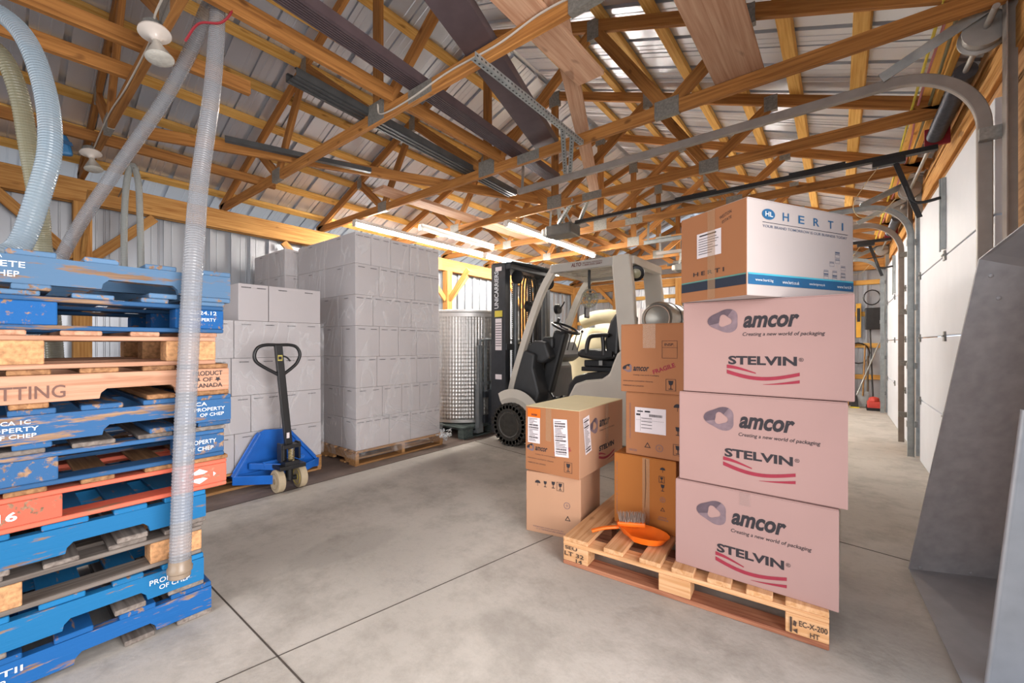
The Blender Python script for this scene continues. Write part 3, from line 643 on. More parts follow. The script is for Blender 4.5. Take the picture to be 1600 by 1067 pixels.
spec = [('s', (BLU2, BLU2, DGREY), 'bright blue stringer pallet on the floor, lowest of the leaning stack', 'blue'),
        ('s', (BLU4, BLU4, DGREY), 'blue stringer pallet with white stencilled words, second from the floor in the stack', ''),
        ('b', (CHIP, DGREY, DGREY), 'grey weathered block pallet with bare chipboard blocks, third from the floor', ''),
        ('s', (BLU4, BLU4, DGREY), 'light blue stringer pallet right under the orange one in the stack', ''),
        ('b', (ORG, ORG, NATD), 'orange-red block pallet in the middle of the stack, marked with a number', ''),
        ('b', (BLU, BLU, DGREY), 'dark blue block pallet directly above the orange pallet', ''),
        ('s', (BLU, BLU, BLU), 'blue stringer pallet with white stencil, right under the bare wood pallet', ''),
        ('s', (NAT, NATD, NATD), 'bare wood stringer pallet stencilled with dark letters and a country of origin', ''),
        ('b', (CHIP, NAT, NAT), 'bare wood block pallet with wide chipboard blocks, third from the top', ''),
        ('b', (BLU2, BLU, BLU3), 'blue block pallet with a chipped lower board, second from the top', ''),
        ('s', (BLU3, BLU3, BLU3), 'faded blue stringer pallet on top of the leaning stack', '')]
H = .1355; WP = .96
for i, (k, ms, lab, _) in enumerate(spec):
    z = i*H; yc = ends[i]-1.17/2; xf = -2.15-random.uniform(0, .012)
    t = thing('wooden_pallet', (xf-WP/2, yc, z), lab, 'pallet', 'pallets in the tall stack at the left')
    M = Matrix.Translation((xf-WP/2, yc, z))
    (stringer_pallet if k == 's' else block_pallet)(t, M, mats=ms, seed=i)
    F = Face((xf, 0, z), (0, 1, 0))
    if i == 10:
        wr(F, t, 'VARIETE', -.055, .072, .13, .020, INKW, .01); wr(F, t, 'CHEP', -.004, .040, .066, .020, INKW, .01); wr(F, t, 'CA', .004, .100, .022, .012, INKW)
    if i == 9:
        wr(F, t, '52-24.12', .522, .078, .10, .016, INKW, .01, e=.003); wr(F, t, 'PROPERTY', .530, .050, .09, .014, INKW, .01, e=.003)
    if i == 7:
        wr(F, t, 'PETTING', -.032, .034, .20, .045, plain('faded_ink', '6E5148', .9), .008, e=.003)
        wr(F, t, 'PRODUCT', .537, .086, .107, .020, INK, .012, e=.003); wr(F, t, 'OF', .572, .060, .035, .018, INK, .012, e=.003); wr(F, t, 'CANADA', .540, .034, .104, .019, INK, .012, e=.003)
        for u in (.553, .627):
            c = [(u+.012*math.cos(a)*(1 if q % 2 else .5), .069+.012*math.sin(a)*(1 if q % 2 else .5)) for q, a in enumerate([2*math.pi*q/10+.314 for q in range(10)])]
            flat(F, t, [c], INK, 'printed_leaf', .003)
    if i == 6:
        wr(F, t, 'CA 1C', .022, .088, .065, .014, INKW, .01, e=.003); wr(F, t, 'PROPERTY', -.03, .064, .135, .015, INKW, .01, e=.003); wr(F, t, 'OF CHEP', 0, .042, .10, .014, INKW, .01, e=.003)
        wr(F, t, 'CA', .545, .092, .04, .016, INKW, .01, e=.003); wr(F, t, 'PROPERTY', .540, .068, .112, .015, INKW, .01, e=.003); wr(F, t, 'OF CHEP', .56, .045, .088, .014, INKW, .01, e=.003)
    if i == 5:
        wr(F, t, 'PROPERTY', .515, .062, .105, .018, INKW, .01, e=.003); wr(F, t, 'OF CHEP', .515, .034, .095, .017, INKW, .01, e=.003)
    if i == 4:
        wr(F, t, 'D16', -.032, .04, .09, .03, INKW, .03, e=.003)
        flat(F, t, [[(.53, .075), (.56, .092), (.59, .075), (.575, .068), (.545, .068)], [(.53, .045), (.545, .052), (.575, .052), (.59, .045), (.56, .028)], [(.505, .05), (.495, .06), (.505, .07)], [(.61, .05), (.62, .06), (.61, .07)]], INKW, 'printed_mark', .003)
    if i == 1:
        wr(F, t, 'PROPERTY', .395, .072, .132, .020, INKW, .01, e=.003); wr(F, t, 'OF CHEP', .425, .045, .10, .018, INKW, .01, e=.003)
    if i == 0:
        wr(F, t, 'TII', .02, .075, .05, .02, INKW, .01, e=.003); wr(F, t, '2', .02, .045, .015, .02, INKW, .01, e=.003)
# pallets under the carton stacks and the tank
def pallet_at(kind, x0, x1, y0, y1, mats, lab, rot=0, H_=.14):
    t = thing('wooden_pallet', ((x0+x1)/2, (y0+y1)/2, 0), lab, 'pallet')
    M = Matrix.Translation(((x0+x1)/2, (y0+y1)/2, 0)) @ Matrix.Rotation(rot, 4, 'Z')
    a, c = (y1-y0, x1-x0)
    if rot: a, c = c, a
    (stringer_pallet if kind == 's' else block_pallet)(t, M, L_=a, W_=c, H=H_, mats=mats); return t
PW = wood('tan_pallet', 'BD9060', '8C6238', vary=.1)
pallet_at('s', -4.86, -3.62, 2.17, 3.28, (PW, PW, PW), 'tan pallet under the tall shrink-wrapped carton stack', R(90))
pallet_at('s', -5.02, -3.80, .86, 1.93, (PW, PW, PW), 'tan pallet under the carton stack behind the blue pallet jack', R(90))
pallet_at('s', -5.81, -4.93, 2.02, 3.15, (PW, PW, PW), 'tan pallet under the carton stack against the left wall')
pallet_at('b', -4.82, -3.6, 3.60, 4.75, (GRN, GRN, GRN), 'dull blue-green pallet under the stainless tank', H_=.145)

# ---------------------------------------------------------------- white cartons
def carton_mesh(mb, a, c, bow=.0012):
    """carton with slightly bowed walls and a closed flap seam"""
    (x0, y0, z0), (x1, y1, z1) = a, c; n = 4; g = {}
    cx, cy, cz = (x0+x1)/2, (y0+y1)/2, (z0+z1)/2; hx, hy, hz = (x1-x0)/2, (y1-y0)/2, (z1-z0)/2
    def vid(i, j, k):
        if (i, j, k) not in g:
            u, v, w_ = 2*i/n-1, 2*j/n-1, 2*k/n-1; b_ = bow
            du = b_*(1-v*v)*(1-w_*w_)*(abs(u) == 1)*u; dv = b_*(1-u*u)*(1-w_*w_)*(abs(v) == 1)*v
            g[(i, j, k)] = len(vs); vs.append((cx+u*hx+du, cy+v*hy+dv, cz+w_*hz))
        return g[(i, j, k)]
    vs = []; fs = []
    for p in range(n):
        for q in range(n):
            fs += [(vid(p, 0, q), vid(p+1, 0, q), vid(p+1, 0, q+1), vid(p, 0, q+1)), (vid(p, n, q), vid(p, n, q+1), vid(p+1, n, q+1), vid(p+1, n, q)),
                   (vid(0, p, q), vid(0, p, q+1), vid(0, p+1, q+1), vid(0, p+1, q)), (vid(n, p, q), vid(n, p+1, q), vid(n, p+1, q+1), vid(n, p, q+1)),
                   (vid(p, q, 0), vid(p, q+1, 0), vid(p+1, q+1, 0), vid(p+1, q, 0)), (vid(p, q, n), vid(p+1, q, n), vid(p+1, q+1, n), vid(p, q+1, n))]
    return mb.add(vs, fs)
lay = ['bottom', 'second', 'third', 'fourth', 'fifth', 'sixth', 'top']
def wcarton(x0, x1, y0, y1, z0, z1, label, group, px=True, py=True, nlab=2):
    g_ = .0025; mb = MB(); carton_mesh(mb, (x0+g_, y0+g_, z0+.001), (x1-g_, y1-g_, z1-.001))
    o = put('white_carton', mb, GREYC, bevel=.003, label=label, cat='carton', group=group)
    ps = []
    if px:
        F = Face((x1, y0, z0), (0, 1, 0)); wd = y1-y0; q = []
        for k in range(nlab):
            u = wd*(k+.5)/nlab-.035; v = z1-z0-.035
            x = u
            while x < u+.07: l = random.uniform(.004, .012); q.append(rect(x, v, min(x+l, u+.07), v+.007)); x += l+.003
        flat(F, o, q, INK, 'printed_words', .0035)
    if py:
        F = Face((x0, y0, z0), (1, 0, 0)); wd = x1-x0; q = []
        for k in range(1):
            u = wd*.5-.035; v = z1-z0-.035; x = u
            while x < u+.07: l = random.uniform(.004, .012); q.append(rect(x, v, min(x+l, u+.07), v+.007)); x += l+.003
        flat(F, o, q, INK, 'printed_words', .0035)
A_right = [[2.56, 2.83], [2.48, 2.72, 2.96], [2.42, 2.92], [2.45, 2.68, 2.92], [2.38, 2.85], [2.45, 2.67, 2.90], [2.36, 2.59, 2.83]]
A_left = [-3.90, -3.86, -3.93, -3.905, -3.97, -4.236, -4.24]
posw = lambda k, n: 'nearest the camera' if k == 0 else ('at the far end' if k == n-1 else ('next to the near one' if k == 1 else 'next to the far one'))
for l in range(7):
    z0, z1 = .14+l*.303, .14+(l+1)*.303; x1 = -3.635-l*.003; x0 = -4.84; xm = A_left[l]; ys = [2.185]+A_right[l]+[3.25]
    for k in range(len(ys)-1):
        wcarton(xm, x1, ys[k], ys[k+1], z0, z1, 'white carton, right face of tall wrapped stack, %s layer, %s' % (lay[l], posw(k, len(ys)-1)), 'cartons in the tall wrapped stack', nlab=2 if ys[k+1]-ys[k] < .3 else 4, py=(k == 0))
    xs = [xm, (xm+x0)/2, x0] if xm-x0 > .7 else [xm, x0]
    for k in range(len(xs)-1):
        wcarton(xs[k+1], xs[k], 2.185, 2.72, z0, z1, 'white carton, shaded left face of tall wrapped stack, %s layer, %s' % (lay[l], 'by the corner' if k == 0 else 'at the left end'), 'cartons in the tall wrapped stack', px=False)
B_right = [[.90, 1.22, 1.93], [.90, 1.10, 1.34, 1.57, 1.93], [.90, 1.20, 1.56, 1.93], [.90, 1.22, 1.93], [1.25, 1.48, 1.93]]
blay = ['bottom', 'second', 'third', 'fourth', 'top']
for l in range(5):
    z0, z1 = .14+l*.306, .14+(l+1)*.306; ys = B_right[l]; x1 = -3.80-.004*l
    for k in range(len(ys)-1):
        n = len(ys)-1
        wcarton(-4.30, x1, ys[k], ys[k+1], z0, z1, 'white carton in the front stack behind the pallet jack, %s layer, %s' % (blay[l], 'at the right end' if k == n-1 else ('at the left end' if k == 0 else ('left of centre' if k == 1 and n > 3 else 'in the middle'))),
                'cartons in the stack behind the pallet jack', nlab=4 if ys[k+1]-ys[k] > .5 else 2, py=(k == 0))
for l in range(7):
    z0, z1 = .14+l*.303, .14+(l+1)*.303
    for x0, x1, w_ in ((-5.80, -5.37, 'by the wall'), (-5.37, -4.93, 'by the tall stack')):
        wcarton(x0, x1, 2.08, 2.6, z0, z1, 'white carton of the stack against the left wall, %s layer, %s' % (lay[l], w_), 'cartons in the stack against the left wall')
# stretch film
FILM = clear('stretch_film', 'F2F3F5', .10, .08, 2.6, film=True)
def film(x0, x1, y0, y1, z0, z1, label):
    mb = MB(); n = 16
    P = [(x0, y0)]*0; loop = []
    for a, c in (((x0, y0), (x1, y0)), ((x1, y0), (x1, y1)), ((x1, y1), (x0, y1)), ((x0, y1), (x0, y0))):
        for k in range(n): loop.append((a[0]+(c[0]-a[0])*k/n, a[1]+(c[1]-a[1])*k/n))
    m_ = len(loop); nz = 26; vs = []; rnd = random.Random(3)
    for j in range(nz+1):
        for x, y in loop: vs.append((x+rnd.uniform(-.002, .002), y+rnd.uniform(-.002, .002), z0+(z1-z0)*j/nz))
    fs = [(j*m_+k, j*m_+(k+1) % m_, (j+1)*m_+(k+1) % m_, (j+1)*m_+k) for j in range(nz) for k in range(m_)]
    mb.add(vs, fs); return put('stretch_film', mb, FILM, smooth=True, label=label, cat='plastic film', group='stretch film round the cartons')
film(-4.86, -3.618, 2.168, 3.268, .06, 2.265, 'clear stretch film wrapped round the tall carton stack')
film(-4.32, -3.785, .885, 1.945, .16, 1.36, 'clear stretch film wrapped round the lower layers behind the pallet jack')
film(-5.81, -4.91, 2.06, 2.62, .16, 2.28, 'clear stretch film wrapped round the stack against the left wall')
# loose torn film tail at the tall stack corner
mb = MB(); rnd = random.Random(5)
for k in range(7):
    p = [(-3.612, 2.32+.03*k, .47-.006*k), (-3.605+rnd.uniform(0, .01), 2.65, .48-.02*k), (-3.60+rnd.uniform(0, .015), 2.98, .40-.03*k), (-3.58, 3.24+rnd.uniform(0, .05), .18+rnd.uniform(-.05, .06))]
    mb.tube(spline(p, 6), .006, 6, squash=.2)
for k in range(9):
    c = Vector((-3.58+rnd.uniform(-.03, .03), 3.25+rnd.uniform(-.06, .08), .10+rnd.uniform(-.02, .05)))
    mb.tube(spline([c+Vector((rnd.uniform(-.05, .05), rnd.uniform(-.06, .06), rnd.uniform(-.03, .05))) for _ in range(5)], 6), .012, 6, squash=.3)
put('torn_film', mb, clear('torn_film', 'EEF0F2', .35, .15, 12, film=True), smooth=True, label='torn crumpled film tail at the foot of the tall stack', cat='plastic film')

# ---------------------------------------------------------------- pallet jack
pj = thing('pallet_jack', (-3.6, 1.5, 0), 'blue hand pallet jack with a black loop handle and pale wheels', 'pallet jack')
y0, y1 = 1.24, 1.80; ym = 1.50
fk = MB()
for y in (y0+.08, y1-.08): fk.box((-4.75, y-.075, .085), (-3.85, y+.075, .10)); fk.box((-4.75, y-.075, .05), (-3.85, y-.07, .10)); fk.box((-4.75, y+.07, .05), (-3.85, y+.075, .10))
put('fork', fk, BLUEJ, pj, bevel=.002)
fr = MB()
fr.prism([(-3.755, y0-.05, .07), (-3.755, y1+.05, .07), (-3.755, y1+.05, .16), (-3.755, ym+.12, .44), (-3.755, ym-.08, .46), (-3.755, ym-.15, .43), (-3.755, y0-.05, .16)], (.012, 0, 0))
fr.obox((-3.735, y0-.05, .12), (-3.735, ym-.12, .44), .02, .07, up=(0, -1, 1)); fr.obox((-3.735, y1+.05, .12), (-3.735, ym+.1, .43), .02, .06, up=(0, 1, 1))
fr.obox((-3.72, y0-.06, .10), (-3.50, ym-.10, .10), .07, .012); fr.obox((-3.72, y1+.06, .11), (-3.48, ym+.07, .13), .06, .012)
fr.obox((-3.72, y0-.06, .10), (-3.72, y1+.06, .10), .07, .01); fr.cyl((-3.62, y0+.12, .20), (-3.62, y1-.12, .20), .025)
fr.obox((-3.72, y0+.06, .19), (-3.5, ym-.05, .19), .05, .03)
put('frame', fr, BLUEJ, pj, bevel=.003)
pu = MB(); pu.box((-3.54, ym-.055, .20), (-3.41, ym+.055, .24)).box((-3.56, ym-.10, .18), (-3.40, ym+.10, .21)).cyl((-3.475, ym, .08), (-3.475, ym, .2), .028).cyl((-3.50, ym-.04, .24), (-3.50, ym-.04, .36), .03).box((-3.52, ym-.07, .34), (-3.42, ym+.07, .37)).box((-3.52, ym-.075, .24), (-3.44, ym-.06, .38)).box((-3.52, ym+.06, .24), (-3.44, ym+.075, .38))
put('hydraulic_pump', pu, BLACK, pj, bevel=.003)
sp = [(-3.44+.022*math.cos(a*.7), ym+.022*math.sin(a*.7), .24+a*.0013) for a in range(0, 75)]
put('pump_spring', MB().tube(sp, .004, 6), plain('brass_spring', '8C7B55', .4, .5), pj, smooth=True)
put('axle', MB().cyl((-3.475, ym-.1, .09), (-3.475, ym+.1, .09), .018), BLACK, pj)
for y, c in ((ym-.085, 0), (ym+.085, 1)):
    wh = put('wheel', MB().lathe((-3.475, y-.028, .09), (0, 1, 0), [(.06, 0), (.085, .002), (.09, .008), (.09, .048), (.085, .054), (.06, .056)], 32), plain('wheel_tread', 'B5A489', .6, 0, .1, 12), pj, smooth=True)
    put('wheel_rim', MB().lathe((-3.475, y-.031, .09), (0, 1, 0), [(.018, 0), (.022, .002), (.03, .008), (.055, .006), (.062, .0), (.062, .062), (.05, .058), (.03, .05), (.018, .062)], 32), plain('rim_yellow', 'B3A03C', .5, 0, .2, 12) if c else plain('rim_brown', '8E7C60', .5, .1, .2, 12), wh, smooth=True)
hd = MB(); hd.obox((-3.49, ym, .36), (-3.50, ym-.075, 1.165), .055, .035, up=(0, 1, 0)); put('handle_shaft', hd, BLACK, pj, bevel=.004)
c0 = Vector((-3.50, ym-.075, 1.165))
lp = [c0+Vector((0, u, v)) for u, v in ((.0, 0), (-.09, .0), (-.145, -.02), (-.17, -.075), (-.155, -.13), (-.09, -.18), (.016, -.245))]
lp2 = [c0+Vector((0, -u+.0, v)) for u, v in ((.0, 0), (-.09, .0), (-.145, -.02), (-.17, -.075), (-.155, -.13), (-.12, -.175), (-.030, -.245))]
put('handle_loop', MB().tube(spline(lp, 8), .013, 10).tube(spline(lp2, 8), .013, 10), BLACK, pj, smooth=True)
put('release_lever', MB().tube(spline([c0+Vector((.01, .02, -.085)), c0+Vector((.015, .06, -.10)), c0+Vector((.02, .085, -.13))], 5), .007, 8), BLACK, pj, smooth=True)
F = Face((-3.470, ym-.1, 1.04), (0, 1, 0)); flat(F, pj, [rect(.01, 0, .045, .045)], plain('yellow_sticker', 'C8B95A', .5), 'sticker', 0.003); flat(F, pj, [rect(.015, .01, .04, .034)], INK, 'sticker_print', 0.004)
flat(Face((-3.455, ym-.03, .42), (0, 1, 0)), pj, [rect(0, 0, .022, .045)], PAPER, 'sticker', .003)

# ---------------------------------------------------------------- stainless tank
tk = thing('steel_tank', (-4.2, 4.22, .145), 'stainless steel tank with dimpled cooling jacket on a pallet', 'tank')
m, T, N, L, b = nt('stainless'); b.inputs['Metallic'].default_value = .85; b.inputs['Roughness'].default_value = .33; b.inputs['Base Color'].default_value = lin('C8C7C5')
STAIN = m
m, T, N, L, b = nt('brushed_steel'); b.inputs['Metallic'].default_value = .75; b.inputs['Roughness'].default_value = .45; b.inputs['Base Color'].default_value = lin('D5D4D2'); MC['brushed'] = m
put('tank_shell', MB().lathe((-4.2, 4.22, .15), (0, 0, 1), [(.57, 0), (.60, .01), (.60, 1.43), (.612, 1.44), (.612, 1.465), (.59, 1.47), (.585, .2)], 72), MC['brushed'], tk, smooth=True)
# dimpled jacket band: quilted welded pattern as geometry
mb = MB(); na, nz = 220, 110; vs = []
for j in range(nz+1):
    z = .20+1.33*j/nz
    for k in range(na+1):
        a = R(-78)+R(135)*k/na; q = (math.sin(j*math.pi/4+k*math.pi/6)*math.sin(j*math.pi/4-k*math.pi/6)); r_ = .607+.0055*q
        vs.append((-4.2+r_*math.cos(a), 4.22+r_*math.sin(a), z))
fs = [(j*(na+1)+k, j*(na+1)+k+1, (j+1)*(na+1)+k+1, (j+1)*(na+1)+k) for j in range(nz) for k in range(na)]
mb.add(vs, fs); o = put('dimple_jacket', mb, STAIN, tk, smooth=True)

# ---------------------------------------------------------------- forklift
fo = thing('forklift', (-2.3, 4.3, 0), 'off-white forklift truck with black mast facing the steel tank', 'forklift')
BEI = plain('forklift_white', 'D3CDC1', .4, 0, .04, 4); GRY = plain('guard_grey', 'B5B1AA', .4, 0, .05, 5); MAST = plain('mast_black', '303338', .4, .2, .2, 9)
def poly(P, y0, y1): return MB().prism([(x, y0, z) for x, z in P], (0, y1-y0, 0))
Yn, Yf = 3.80, 4.84
put('body', poly([(-2.34, .2), (-2.29, .48), (-2.24, .63), (-2.17, .755), (-2.05, .80), (-1.86, .825), (-1.78, .88), (-1.745, .98), (-1.70, 1.08), (-1.62, 1.14), (-1.3, 1.16), (-1.12, 1.12), (-1.05, .9), (-1.06, .25), (-1.5, .18)], Yn, Yf), BEI, fo, bevel=.025)
put('hood', poly([(-2.27, .42), (-2.30, .60), (-2.27, .74), (-2.20, .83), (-2.05, .875), (-1.75, .90), (-1.72, .5)], Yn+.05, Yf-.05), plain('black_vinyl', '2E2E2E', .28, 0, .2, 8), fo, bevel=.02)
put('floor_plate', MB().box((-2.95, Yn+.02, .36), (-2.2, Yf-.02, .42)).box((-2.75, Yn, .20), (-2.30, Yn+.1, .36)), BLACK, fo, bevel=.01)
put('front_cowl', poly([(-2.95, .40), (-3.10, .48), (-3.0, 1.07), (-2.86, 1.10), (-2.72, 1.06), (-2.74, .90), (-2.66, .62), (-2.72, .40)], Yn+.06, Yn+.30), plain('cowl_grey', '3C3E40', .45, 0, .1, 8), fo, bevel=.03)
put('front_cowl', poly([(-2.95, .40), (-3.10, .48), (-3.02, .95), (-2.86, 1.0), (-2.76, .90), (-2.72, .40)], Yn+.30, Yf-.06), MC['cowl_grey'], fo, bevel=.03)
put('dash', poly([(-2.88, 1.0), (-2.92, 1.12), (-2.78, 1.22), (-2.62, 1.20), (-2.55, 1.02), (-2.66, .95)], Yn+.12, Yf-.2), MC['cowl_grey'], fo, bevel=.03)
put('steering_column', MB().obox((-2.72, 4.12, .62), (-2.50, 4.10, 1.32), .16, .13, up=(1, 0, 0)).box((-2.72, 4.0, 1.12), (-2.56, 4.22, 1.26)), plain('column_black', '2A2B2C', .45, 0, .1, 8), fo, bevel=.03)
sw = Vector((-2.45, 4.10, 1.355)); ax = Vector((.42, 0, .9)).normalized(); a1 = ax.cross(Vector((0, 1, 0))).normalized(); a2 = Vector((0, 1, 0))
pts = [sw+a1*.165*math.cos(2*math.pi*k/36)+a2*.165*math.sin(2*math.pi*k/36) for k in range(37)]
mb = MB().tube(pts, .014, 8)
for k in range(3): a = 2*math.pi*k/3+.4; mb.tube([sw-ax*.03, sw+a1*.16*math.cos(a)+a2*.16*math.sin(a)], .011, 8)
mb.lathe(sw-ax*.05, ax, [(.045, 0), (.045, .04), (.03, .055)], 18); mb.cyl(sw+a1*.16+a2*.05, sw+a1*.16+a2*.05+ax*.06, .018)
put('steering_wheel', mb, BLACK, fo, smooth=True)
lv = MB()
for k in range(3): lv.tube([(-2.55+.04*k, 4.30+.05*k, 1.1), (-2.50+.04*k, 4.33+.05*k, 1.32)], .007, 6).lathe((-2.50+.04*k, 4.33+.05*k, 1.31), (0, 0, 1), [(.012, 0), (.018, .015), (.012, .03)], 10)
put('levers', lv, BLACK, fo, smooth=True)
put('pedal', MB().obox((-2.66, 4.10, .50), (-2.56, 4.10, .56), .02, .09).obox((-2.66, 4.24, .50), (-2.56, 4.24, .56), .02, .07).obox((-2.62, 4.10, .55), (-2.72, 4.10, .68), .02, .02), BLACK, fo)
VIN = MC['black_vinyl']
se = put('seat_cushion', poly([(-2.24, 1.03), (-2.26, 1.08), (-2.20, 1.125), (-1.95, 1.11), (-1.82, 1.12), (-1.80, 1.02), (-2.0, .995)], 4.0, 4.52), VIN, fo, bevel=.03)
put('seat_base', MB().box((-2.18, 4.03, .93), (-1.82, 4.49, 1.0)).box((-2.2, 4.0, .88), (-1.80, 4.52, .93)), BLACK, fo, bevel=.01)
put('backrest', poly([(-1.90, 1.05), (-1.93, 1.2), (-1.86, 1.42), (-1.80, 1.50), (-1.75, 1.48), (-1.77, 1.25), (-1.78, 1.05)], 4.0, 4.52), VIN, fo, bevel=.035)
put('armrest', MB().tube(spline([(-2.12, 3.97, 1.08), (-2.10, 3.97, 1.2), (-2.06, 3.97, 1.255), (-1.95, 3.97, 1.265), (-1.86, 3.97, 1.262)], 6)+[Vector((-1.86, 3.97, 1.26))], .024, 8).tube(spline([(-1.93, 3.97, 1.25), (-1.92, 3.97, 1.15), (-1.92, 3.97, 1.06)], 5), .022, 8).obox((-2.13, 3.97, 1.08), (-1.82, 3.97, 1.07), .05, .03), BLACK, fo, smooth=True)
put('seat_belt', MB().box((-1.97, 3.965, .95), (-1.93, 3.975, 1.0)), plain('buckle', '9C9C98', .4, .3), fo)
# overhead guard
zg = 2.02
def bar(pts, w, t, up=(0, 1, 0)):
    mb = MB()
    for a, c in zip(pts, pts[1:]): mb.obox(a, c, w, t, up=up)
    return mb
for y in (3.88, 4.72):
    path = [(-3.10, y, .50), (-3.02, y, .78), (-2.90, y, 1.12), (-2.76, y, 1.48), (-2.62, y, 1.78), (-2.47, y, 2.0)]
    P = spline(path, 4); put('front_pillar', MB().tube([p for p in P], .045, 4, squash=1.0) if False else bar(P, .06, .075), BEI, fo)
    put('rear_pillar', poly([(-1.77, 1.95), (-1.77, 2.055), (-1.59, 2.055), (-1.55, 1.7), (-1.52, 1.12), (-1.69, 1.10), (-1.73, 1.5)], y-.04, y+.04), BEI, fo, bevel=.015)
    put('guard_rail', MB().box((-2.50, y-.038, 1.955), (-1.72, y+.038, 2.05)), GRY, fo, bevel=.012)
sl = MB().box((-2.52, 3.9, 1.96), (-2.44, 4.7, 2.04)).box((-1.64, 3.9, 1.96), (-1.56, 4.7, 2.04))
for k in range(6): y = 4.0+.12*k; sl.box((-2.45, y-.012, 1.985), (-1.62, y+.012, 2.025))
sl.box((-2.45, 3.92, 2.027), (-1.6, 4.68, 2.032))
put('guard_roof', sl, BEI, fo, bevel=.006)
F = Face((-2.50, 3.84, 1.955), (1, 0, 0)); wr(F, fo, 'ALTO', .27, .035, .12, .040, plain('maroon_ink', '6B3B3B', .6), .03, .15); wr(F, fo, 'MATERIAL HANDLING', .41, .056, .22, .014, MC['maroon_ink'], .01); wr(F, fo, '1.800.555.2887', .41, .033, .22, .016, MC['maroon_ink'], .02)
# mast
for y in (3.80, 4.76):
    mp_ = MB(); mp_.box((-3.32, y-.005, .10), (-3.10, y+.008, 2.14)).box((-3.32, y, .10), (-3.305, y+(.07 if y < 4 else -.07), 2.14)).box((-3.115, y, .10), (-3.10, y+(.07 if y < 4 else -.07), 2.14))
    put('mast_channel', mp_, MAST, fo, bevel=.004)
    yi = y+(.09 if y < 4 else -.09)
    put('inner_channel', MB().box((-3.28, yi-.006, .12), (-3.14, yi+.006, 2.10)).box((-3.28, yi, .12), (-3.268, yi+(.05 if y < 4 else -.05), 2.10)).box((-3.152, yi, .12), (-3.14, yi+(.05 if y < 4 else -.05), 2.10)), BLACK, fo)
    yc = y+(.17 if y < 4 else -.17)
    put('lift_cylinder', MB().cyl((-3.08, yc, .2), (-3.08, yc, 1.95), .03).cyl((-3.08, yc, 1.5), (-3.08, yc, 2.08), .017), plain('chrome_rod', '55585A', .35, .25, .2, 8), fo, smooth=True)
for q in (((-3.32, 3.80, 2.06), (-3.02, 4.76, 2.13)), ((-3.14, 3.80, 1.1), (-3.08, 4.76, 1.18)), ((-3.30, 3.80, .12), (-3.08, 4.76, .22))): put('cross_member', MB().box(*q), MAST, fo, bevel=.01)
put('mast_plate', MB().prism([(-3.30, 3.79, 2.13), (-3.00, 3.82, 2.13), (-2.92, 4.1, 2.13), (-2.92, 4.5, 2.13), (-3.0, 4.74, 2.13), (-3.30, 4.77, 2.13)], (0, 0, .02)), MAST, fo, bevel=.008)
ch = MB()
for y in (4.08, 4.14, 4.40, 4.46):
    for k in range(60): ch.box((-3.215, y-.012, .5+k*.026), (-3.195, y+.012, .515+k*.026))
    ch.box((-3.208, y-.005, .5), (-3.202, y+.005, 2.05))
put('lift_chain', ch, BLACK, fo)
for y in (3.92, 4.60): put('pulley', MB().lathe((-3.03, y, 1.98), (0, 1, 0), [(.03, 0), (.08, .004), (.065, .02), (.08, .036), (.03, .04)], 24), BLACK, fo, smooth=True)
ho = MB()
for k in range(4):
    y = 4.12+.06*k; ho.tube(spline([(-3.0, y, .9), (-2.98, y, 1.5), (-3.0, y, 1.92), (-3.06, y, 2.02), (-3.12, y, 1.9), (-3.12, y, 1.2)], 8), .011, 8)
put('hydraulic_hose', ho, RUBBER, fo, smooth=True)
F = Face((-3.32, 3.793, .10), (0, 0, 1), (-1, 0, 0))
F = Face((-3.21, 3.793, 1.60), (0, 0, 1), (-1, 0, 0)); wr(F, fo, 'UNICARRIERS', 0, -.01, .45, .065, INKW, .02, e=.003)
F = Face((-3.30, 3.793, 1.0), (1, 0, 0)); flat(F, fo, [rect(.04, .50, .16, .575)], plain('yellow_decal', 'C8B640', .5), 'warning_decal', .003); flat(F, fo, [rect(.05, .10, .15, .48), rect(.05, -.25, .15, -.19), rect(.05, 1.05, .15, 1.1)], PAPER, 'warning_decal', .003)
flat(F, fo, [rect(.055, .42-.03*k, .145, .428-.03*k) for k in range(10)], INK, 'decal_print', .004)
# carriage, backrest grid, forks
cg = MB().box((-3.52, 3.86, .18), (-3.48, 4.70, .28)).box((-3.52, 3.86, .50), (-3.48, 4.70, .58)).box((-3.48, 3.92, .16), (-3.32, 3.96, .6)).box((-3.48, 4.60, .16), (-3.32, 4.64, .6))
put('fork_carriage', cg, MAST, fo, bevel=.004)
RK = plain('rack_grey', '747A7E', .45, .2, .15, 9); gr = MB()
gr.tube(spline([(-3.53, 3.82, .55), (-3.53, 3.82, 1.15), (-3.53, 3.86, 1.225), (-3.53, 3.94, 1.235), (-3.53, 4.2, 1.235)], 6), .016, 8).tube([(-3.53, 4.2, 1.235), (-3.53, 4.72, 1.235), (-3.53, 4.74, 1.2), (-3.53, 4.74, .55)], .016, 8)
for k in range(7): y = 3.92+.117*k; gr.box((-3.54, y-.018, .50), (-3.52, y+.018, 1.23))
gr.box((-3.535, 3.82, .66), (-3.525, 4.74, .70)).box((-3.55, 3.79, .12), (-3.52, 3.855, 1.16))
put('load_backrest', gr, RK, fo, bevel=0)
for y in (3.86, 4.46): put('fork', MB().box((-3.60, y-.055, .05), (-3.555, y+.055, .66)).prism([(-3.60, y-.055, .045), (-3.60, y-.055, .085), (-4.5, y-.055, .06), (-4.5, y-.055, .05)], (0, .11, 0)), RK, fo, bevel=.006)
